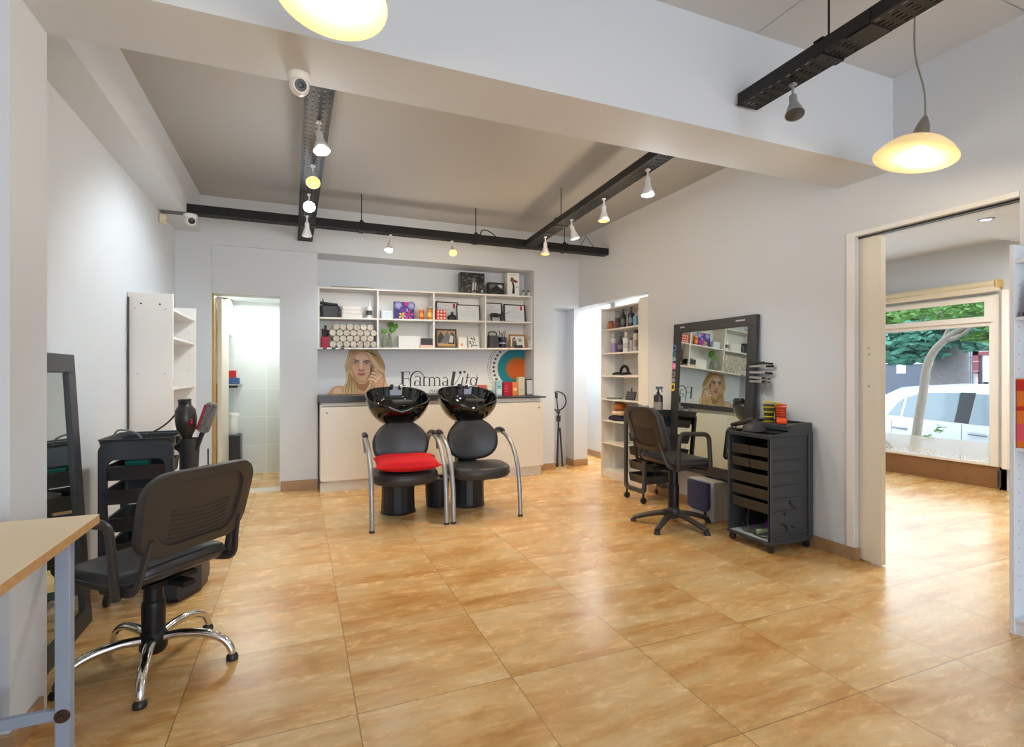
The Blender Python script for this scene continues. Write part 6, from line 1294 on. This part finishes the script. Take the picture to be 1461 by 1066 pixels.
# ---------------------------------------------------------------- street
M_ASPH = P('asphalt', (120, 122, 124), 0.9, var=0.2, scale=40); M_PAVE = P('concrete_paving', (176, 174, 170), 0.85, var=0.12, scale=12)
struct(MB().box(6.83, 8.3, -6, 14, -0.5, -0.16).build('sidewalk', M_PAVE)); struct(MB().box(8.3, 13.6, -6, 16, -0.6, -0.46).build('road', M_ASPH)); struct(MB().box(13.6, 15.4, -6, 16, -0.6, -0.3).build('sidewalk_far', M_PAVE))
# houses across the street
XF = 15.4
def fY(u): return onX(u, 500, XF).y
def fZ(u, v): return onX(u, v, XF).z
M_RENDER = P('white_render', (232, 232, 234), 0.8, var=0.04, scale=3)
t = thing('garage_building', 'house front with a dark blue-grey garage door across the street', 'building', (XF + 0.3, fY(1285), -0.3))
y0, y1 = fY(1322), 14.0; zt = fZ(1290, 500) 
def W(name, bxs, mt, par, bev=0.0):
    m = MB()
    for q in bxs: m.box(*q)
    return m.build(name, mt, par, bevel=bev, world=True)
W('wall', [(XF + 0.15, XF + 1.0, y0, y1, -0.3, 4.2)], M_RENDER, t)
gd = W('garage_door', [(XF + 0.10, XF + 0.16, y0 + 0.15, y1, -0.3, 1.98)], P('blue_grey_door', (84, 92, 106), 0.5, var=0.1), t)
W('lintel_band', [(XF, XF + 0.15, y0, y1, 2.0, 2.35)], M_RENDER, t); W('door_rail', [(XF + 0.06, XF + 0.1, y0 + 0.15, y1, 1.45, 1.56)], P('pale_rail', (176, 182, 190), 0.5), gd)
ys = fY(1283); W('notice', [(XF + 0.08, XF + 0.1, ys - 0.12, ys + 0.12, 1.2, 1.5)], m_paper, gd)
t = thing('white_house', 'white rendered house front with a brick-trimmed doorway across the street', 'building', (XF + 0.3, fY(1370), -0.3))
W('wall', [(XF + 0.1, XF + 1.0, 5.0, y0 - 0.02, -0.3, 3.9)], M_RENDER, t)
bk = bpy.data.materials.new('red_brick'); bk.use_nodes = True; nt = bk.node_tree; tc = nt.nodes.new('ShaderNodeTexCoord'); mp = nt.nodes.new('ShaderNodeMapping'); mp.inputs['Rotation'].default_value = (PI/2, 0, PI/2); br = nt.nodes.new('ShaderNodeTexBrick'); br.inputs['Scale'].default_value = 1; br.inputs['Brick Width'].default_value = 0.24; br.inputs['Row Height'].default_value = 0.085; br.inputs['Mortar Size'].default_value = 0.008
br.inputs['Color1'].default_value = rgb((142, 60, 66)); br.inputs['Color2'].default_value = rgb((120, 52, 60)); br.inputs['Mortar'].default_value = rgb((190, 170, 170)); nt.links.new(tc.outputs['Object'], mp.inputs[0]); nt.links.new(mp.outputs[0], br.inputs[0]); nt.links.new(br.outputs[0], nt.nodes['Principled BSDF'].inputs[0])
ya, yb, yc = fY(1388), fY(1396), 6.2
W('brick_surround', [(XF, XF + 0.1, yb, ya, 1.2, fZ(1400, 495)), (XF, XF + 0.1, yb, ya - .1, -0.3, 1.25), (XF, XF + 0.1, yc, ya, fZ(1400, 507), fZ(1400, 494))], bk, t)
d = W('house_door', [(XF + 0.05, XF + 0.09, yc, fY(1400), -0.3, fZ(1400, 507))], P('pale_grey_door', (214, 220, 228), 0.5), t); W('door_frame', [(XF + 0.04, XF + 0.1, fY(1400), yb, -0.3, fZ(1400, 507))], P('dark_slate_frame', (70, 74, 86), 0.5), t)
W('door_knob', [(XF + 0.0, XF + 0.05, fY(1405.5) - 0.04, fY(1405.5) + 0.04, 0.9, 1.0)], M_BLACK, d)
m = MB()
yw0, yw1 = fY(1386), fY(1364)
for k in range(8): m.cyl((XF + 0.05, yw0 + (yw1 - yw0)*k/7, 0.55), (XF + 0.05, yw0 + (yw1 - yw0)*k/7, 1.75), 0.012, n=6)
for z in (0.6, 1.1, 1.6): m.cyl((XF + 0.05, yw0, z), (XF + 0.05, yw1, z), 0.012, n=6)
m.build('window_grille', P('grey_iron', (110, 116, 124), 0.5), t, world=True)
# trees
M_BARK = P('grey_bark', (152, 142, 130), 0.9, var=0.3, scale=25, bump=0.5); M_BARKD = P('dark_bark', (116, 112, 112), 0.9, var=0.35, scale=18, bump=0.5)
M_FOL1 = P('fresh_green_foliage', (96, 140, 60), 0.6, var=0.4, scale=3); M_FOL2 = P('blue_green_foliage', (72, 132, 112), 0.6, var=0.35, scale=3)
def leaves(m, clumps, n, size, seed):
    random.seed(seed)
    for c, r, k in clumps:
        for i in range(int(n*k)):
            d = Vector((random.gauss(0, 1), random.gauss(0, 1), random.gauss(0, 1))); d = d.normalized()*(random.random()**0.4)
            p = Vector(c) + Vector((d.x*r[0], d.y*r[1], d.z*r[2])); s = size*(0.6 + 0.8*random.random())
            R = Euler((random.random()*6.3, random.random()*0.9 - 0.45, random.random()*6.3)).to_matrix()
            m.add([p + R @ Vector(q)*s for q in ((-1, 0, 0), (-0.3, 0.32, 0.06), (0.6, 0.26, 0.04), (1, 0, -0.08), (0.6, -0.26, 0.04), (-0.3, -0.32, 0.06))], [(0, 1, 2, 3, 4, 5)])
T = lambda u, v, X=7.7: tuple(onX(u, v, X))
t = thing('street_tree', 'slender leaning grey tree trunk on the pavement outside the window', 'tree', tuple(onX(1308, 640, 7.7)[:2]) + (-0.16,))
b0 = onX(1306, 640, 7.7)
m = MB(); p = smoothpath([(7.7, b0.y + 0.05, -0.16), T(1306, 632), T(1311, 595), T(1317, 560), T(1322, 525), T(1332, 502), T(1350, 484), T(1372, 470), T(1395, 458), T(1425, 440)], 4); m.tube(p, [0.066]*5 + [0.056 - 0.0007*i for i in range(len(p) - 5)], 10); m.build('trunk', M_BARK, t, world=True)
m = MB(); m.tube(smoothpath([T(1345, 488), T(1352, 470, 7.75), T(1338, 440, 7.8)], 4), [0.035]*4 + [0.02]*5, 8); m.tube(smoothpath([T(1350, 486), T(1372, 478, 7.65), T(1392, 462, 7.6)], 4), [0.03]*4 + [0.02]*5, 8); m.build('side_branch', M_BARK, t, world=True)
m = MB(); leaves(m, [(T(1425, 470, 7.75), (0.15, 0.25, 0.12), 1), (T(1415, 482, 7.7), (0.1, 0.32, 0.06), 0.8), (T(1400, 440, 7.8), (0.3, 0.35, 0.2), 1.5), (T(1360, 448, 7.9), (0.3, 0.4, 0.16), 1.5), (T(1310, 444, 8.0), (0.3, 0.4, 0.1), 1)], 130, 0.055, 4); m.build('foliage', M_FOL1, t, world=True)
t = thing('street_tree', 'thick dark tree trunk with hanging fronds beyond the parked car', 'tree', tuple(onX(1356, 560, 11.6)[:2]) + (-0.46,))
m = MB(); q = lambda u, v: tuple(onX(u, v, 11.6)); m.tube(smoothpath([(11.6, q(1354, 560)[1], -0.46), q(1354, 545), q(1357, 515), q(1360, 495), q(1366, 478), q(1380, 455)], 4), [0.30]*6 + [0.27 - 0.006*i for i in range(15)], 12); m.tube(smoothpath([q(1357, 500), q(1349, 480), q(1336, 455)], 4), [0.16]*4 + [0.09]*5, 8); m.build('trunk', M_BARKD, t, world=True)
m = MB(); q2 = lambda u, v, X=11: tuple(onX(u, v, X))
leaves(m, [(q2(1270, 487), (0.4, 0.7, 0.22), 1.2), (q2(1300, 490), (0.4, 0.6, 0.24), 1.2), (q2(1322, 484), (0.3, 0.5, 0.25), 1), (q2(1285, 512), (0.2, 0.55, 0.1), 0.6), (q2(1312, 508), (0.2, 0.45, 0.09), 0.5), (q2(1335, 470), (0.4, 0.6, 0.2), 1), (q2(1405, 488), (0.3, 0.5, 0.16), 0.9), (q2(1360, 475), (0.4, 0.6, 0.2), 0.8), (q2(1390, 478), (0.4, 0.6, 0.2), 0.8)], 170, 0.13, 8)
m.build('hanging_foliage', M_FOL2, t, world=True)
m = MB(); leaves(m, [(q2(1345, 445, 12), (0.9, 1.4, 0.35), 2.2), (q2(1395, 440, 12), (0.9, 1.4, 0.4), 2.2), (q2(1300, 456, 12), (0.7, 1.0, 0.25), 1.4), (q2(1420, 455, 12), (0.7, 1.0, 0.4), 1.4), (q2(1370, 425, 12), (0.9, 1.4, .4), 1.5)], 260, 0.13, 9); m.build('crown', M_FOL1, t, world=True)
m = MB(); leaves(m, [(T(1338, 612, 7.6), (0.06, 0.08, 0.07), 0.3), (T(1322, 625, 7.62), (0.05, 0.08, 0.06), 0.3)], 60, 0.03, 12); o = m.build('weeds', M_FOL1); tag(o, 'small green weeds sprouting beside the leaning trunk', 'plant'); o['kind'] = 'stuff'

# parked car ------------------------------------------------------------------------
M_CAR = P('white_car_paint', (206, 211, 216), 0.2, var=0.01, coat=0.6); M_CARGL = P('dark_car_glass', (128, 142, 150), 0.05, var=0.05, coat=0.4); M_CARTR = P('black_car_trim', (36, 38, 42), 0.4); M_TYRE = P('tyre_rubber', (30, 30, 32), 0.8)
XC, ZR = 8.75, -0.46            # near flank, road level
yr = 6.34                        # rear end; the car points to -y
t = thing('parked_car', 'white parked hatchback seen through the shop window', 'car', (XC + 0.82, yr - 2.1, ZR))
# sections along the length: (distance from rear, z lower, z belt, z roof, half width low, half width roof)
secs = [(0.0, 0.42, 0.86, 0.98, 0.66, 0.50), (0.10, 0.32, 0.93, 1.02, 0.76, 0.58), (0.36, 0.26, 0.96, 1.10, 0.81, 0.60), (0.62, 0.25, 0.965, 1.30, 0.815, 0.60), (0.90, 0.24, 0.96, 1.44, 0.82, 0.60), (1.5, 0.22, 0.945, 1.49, 0.82, 0.60), (2.1, 0.22, 0.92, 1.48, 0.82, 0.595), (2.65, 0.22, 0.90, 1.38, 0.82, 0.58), (3.2, 0.22, 0.90, 1.02, 0.81, 0.62), (3.7, 0.24, 0.82, 0.90, 0.79, 0.62), (4.1, 0.30, 0.70, 0.74, 0.72, 0.56), (4.25, 0.38, 0.58, 0.62, 0.60, 0.46)]
def sect(s):
    d, zl, zb, zr, wl, wr = s; y = yr - d; c = XC + 0.82
    half = [(wl*0.86, zl), (wl, zl + 0.10), (wl*1.0, (zl + zb)/2 + .05), (wl*0.975, zb), (wr*1.07 + (wl*0.975 - wr*1.07)*0.35, zb + (zr - zb)*0.45), (wr, zr - 0.05*(zr > 1)), (wr*0.75, zr), (0.0, zr + 0.015)]
    pts = [(c - a, y, ZR + z) for a, z in half] + [(c + a, y, ZR + z) for a, z in reversed(half[:-1])]
    return pts
sec2 = []
for i in range(len(secs) - 1):
    for k in range(4): sec2.append(tuple(secs[i][j] + (secs[i+1][j] - secs[i][j])*k/4 for j in range(6)))
sec2.append(secs[-1])
m = MB(); m.loft([sect(s) for s in sec2]); m.build('body', M_CAR, t, smooth=35, world=True)
def flank(d, z, off=0.0):
    """point on the near flank at distance d from the rear and height z over the road"""
    for i in range(len(secs) - 1):
        if secs[i][0] <= d <= secs[i+1][0]:
            k = (d - secs[i][0])/(secs[i+1][0] - secs[i][0]); s = [secs[i][j] + (secs[i+1][j] - secs[i][j])*k for j in range(6)]; break
    _, zl, zb, zr, wl, wr = s
    if z <= zb: w_ = wl*(1.0 - 0.025*max(0, (z - (zl+zb)/2)/((zb-zl)/2)))
    else:
        f_ = (z - zb)/(zr - zb); mid = wr*1.07 + (wl*0.975 - wr*1.07)*0.35
        w_ = wl*0.975 + (mid - wl*0.975)*f_/0.45 if f_ < 0.45 else mid + (wr - mid)*(f_ - 0.45)/0.5
    return (XC + 0.82 - w_ - off, yr - d, ZR + z)
def panel(name, pts, off, mt, par=None):
    m = MB(); n = len(pts); q = []
    for i in range(n):
        a = pts[i]; b_ = pts[(i+1) % n]
        for k in range(6): q.append((a[0] + (b_[0]-a[0])*k/6, a[1] + (b_[1]-a[1])*k/6))
    cx = sum(p[0] for p in q)/len(q); cz = sum(p[1] for p in q)/len(q)
    rings = [[flank(cx + (p[0]-cx)*k, cz + (p[1]-cz)*k, off) for p in q] for k in (1.0, 0.75, 0.5, 0.25, 0.02)]
    m.loft([[flank(p[0], p[1], -0.004) for p in q]] + rings); return m.build(name, mt, par or t, world=True)
panel('side_window', [(0.88, 0.995), (0.98, 1.2), (1.06, 1.27), (1.06, 0.99)], 0.006, M_CARGL)
panel('side_window', [(1.10, 0.985), (1.10, 1.285), (1.3, 1.36), (1.79, 1.375), (1.79, 0.955)], 0.006, M_CARGL)
panel('side_window', [(1.99, 0.945), (1.99, 1.37), (2.3, 1.35), (2.6, 1.25), (2.9, 1.0), (2.85, 0.925)], 0.006, M_CARGL)
panel('door_pillar', [(1.80, 0.955), (1.80, 1.38), (1.98, 1.38), (1.98, 0.945)], 0.005, M_CARTR)
for d in (1.08, 2.10): 
    m = MB(); a = flank(d, 0.80, 0.012); m.tube([flank(d - 0.11, 0.805, 0.004), flank(d - 0.08, 0.81, 0.028), flank(d + 0.07, 0.80, 0.028), flank(d + 0.10, 0.795, 0.004)], 0.016, 8); m.build('door_handle', P('grey_handle', (140, 146, 152), 0.3, 0.4), t, world=True)
for d in (0.95, 1.90, 2.95):
    m = MB(); m.tube([flank(d if z > 0.5 or d != 0.95 else d + 0.02, z, 0.0005) for z in (0.32, 0.5, 0.7, 0.93)], 0.004, 5); m.build('door_seam', M_CARTR, t, world=True)
for d in (0.65, 3.2):
    for s in (0, 1):
        m = MB(); c = XC + 0.05 if s == 0 else XC + 1.59; y = yr - d; m.at(tr(c, y, ZR + 0.30) @ rot('Y', PI/2)); m.lathe([(0.10, -0.09), (0.30, -0.09), (0.31, -0.07), (0.31, 0.07), (0.30, 0.09), (0.1, 0.09)], 28); wl_ = m.build('wheel', M_TYRE, t, world=True)
        m = MB(); m.at(tr(c - 0.092*(1 if s == 0 else -1), y, ZR + 0.30) @ rot('Y', PI/2)); m.lathe([(0.03, -0.012), (0.19, -0.006), (0.2, 0.004), (0.2, 0.01)], 20); m.build('rim', M_STEEL, wl_, world=True)
    m = MB(); y = yr - d; m.prism([(y + 0.37*math.cos(math.radians(a)), ZR + 0.30 + 0.37*math.sin(math.radians(a))) for a in range(-10, 191, 10)], 'x', XC - 0.004, XC + 0.2); m.build('wheel_arch', M_CARTR, t, world=True)
# ---------------------------------------------------------------- camera and light
cam = bpy.data.cameras.new('camera'); co = bpy.data.objects.new('camera', cam); COL.objects.link(co)
cam.sensor_width = 36; cam.lens = 36 * FPX / 1461; cam.clip_start = 0.02; cam.clip_end = 200
co.location = (0, 0, EYE); co.rotation_euler = (PI/2, 0, -YAW); scene.camera = co
wd = bpy.data.worlds.new('world'); scene.world = wd; wd.use_nodes = True
nt = wd.node_tree; bg = nt.nodes['Background']
sky = nt.nodes.new('ShaderNodeTexSky'); sky.sky_type = 'HOSEK_WILKIE'; sky.turbidity = 6; sky.sun_direction = (0.3, -0.4, 0.85)
mx = nt.nodes.new('ShaderNodeMix'); mx.data_type = 'RGBA'; mx.inputs['Factor'].default_value = 0.75; mx.inputs['B'].default_value = (0.80, 0.88, 1.0, 1)
nt.links.new(sky.outputs[0], mx.inputs['A']); nt.links.new(mx.outputs['Result'], bg.inputs['Color']); bg.inputs['Strength'].default_value = 4.6
def area(name, loc, rotm, sx, sy, energy, col):
    l = bpy.data.lights.new(name, 'AREA'); l.shape = 'RECTANGLE'; l.size = sx; l.size_y = sy; l.energy = energy; l.color = col
    o = bpy.data.objects.new(name, l); COL.objects.link(o); o.location = loc; o.rotation_euler = rotm; return o
def point(name, loc, energy, col, r=0.04):
    l = bpy.data.lights.new(name, 'POINT'); l.energy = energy; l.color = col; l.shadow_soft_size = r
    o = bpy.data.objects.new(name, l); COL.objects.link(o); o.location = loc; return o
def spot(name, loc, target, energy, col, ang=80, blend=0.6, r=0.03):
    l = bpy.data.lights.new(name, 'SPOT'); l.energy = energy; l.color = col; l.spot_size = math.radians(ang); l.spot_blend = blend; l.shadow_soft_size = r
    o = bpy.data.objects.new(name, l); COL.objects.link(o); o.location = loc
    o.rotation_euler = (Vector(target) - Vector(loc)).to_track_quat('-Z', 'Y').to_euler(); return o
COOL, WARM, DAY = (0.86, 0.95, 1.0), (1.0, 0.75, 0.47), (0.78, 0.91, 1.0)
area('daylight_shopfront', (1.2, -3.15, 1.45), (PI/2, 0, 0), 3.2, 2.3, 14, DAY)       # shop window behind the camera
area('daylight_window', (6.62, 3.84, 1.15), (0, PI/2, 0), 1.7, 1.5, 14, DAY)
BULBS = [((0.115, 2.9, 2.40), (-0.2, 3.4, 0), 32, COOL, 100), ((0.09, 3.52, 2.40), (0.3, 4.2, 0), 32, WARM, 100), ((0.066, 4.06, 2.40), (-1.0, 4.3, 1.1), 40, COOL, 120),
         ((0.83, 5.08, 2.40), (0.7, 5.6, 0.9), 30, COOL, 120), ((1.45, 5.05, 2.40), (1.7, 5.0, 0), 36, WARM, 110), ((2.15, 2.83, 2.40), (2.5, 3.0, 0), 45, COOL, 110),
         ((2.195, 3.42, 2.40), (2.3, 3.6, 0), 36, WARM, 110), ((2.23, 4.5, 2.40), (2.4, 4.9, 0), 46, WARM, 110)]
for loc, tg, e, c, a in BULBS:
    spot('bulb_light', loc, tg, e, c, a); point('bulb_glow', (loc[0], loc[1] - 0.03, loc[2] - 0.20), e*0.12, c, 0.05)
point('pendant_light', (2.77, 1.586, 2.2), 3.5, (1.0, 0.80, 0.55))
point('pendant_light', (0.085, 1.5, 2.17), 5, (1.0, 0.80, 0.55))
area('corridor_light', (3.75, 6.05, 2.33), (0, 0, 0), 0.3, 1.0, 45, (1.0, 0.96, 0.9))
area('corridor_light', (3.76, 4.95, 2.33), (0, 0, 0), 0.25, 1.0, 14, (1.0, 0.96, 0.9))  # unseen extra light, added to brighten the gap above the shelving unit
area('washroom_light', (-0.5, 6.5, 2.03), (0, 0, 0), 0.5, 0.4, 8, (0.94, 1.0, 0.97))
area('adjoining_light', (5.3, 2.0, 2.48), (0, 0, 0), 1.2, 1.2, 55, (1.0, 0.98, 0.95))
vs = scene.view_settings; scene.display_settings.display_device = 'sRGB'
vs.view_transform = 'Standard'; vs.look = 'None'; vs.exposure = 0.36; vs.gamma = 1.0; vs.use_curve_mapping = False
scene.cycles.use_denoising = True; scene.cycles.max_bounces = 10; scene.cycles.diffuse_bounces = 6; scene.cycles.glossy_bounces = 5; scene.cycles.transparent_max_bounces = 12
scene.cycles.sample_clamp_indirect = 4.0; scene.cycles.caustics_reflective = False; scene.cycles.caustics_refractive = False
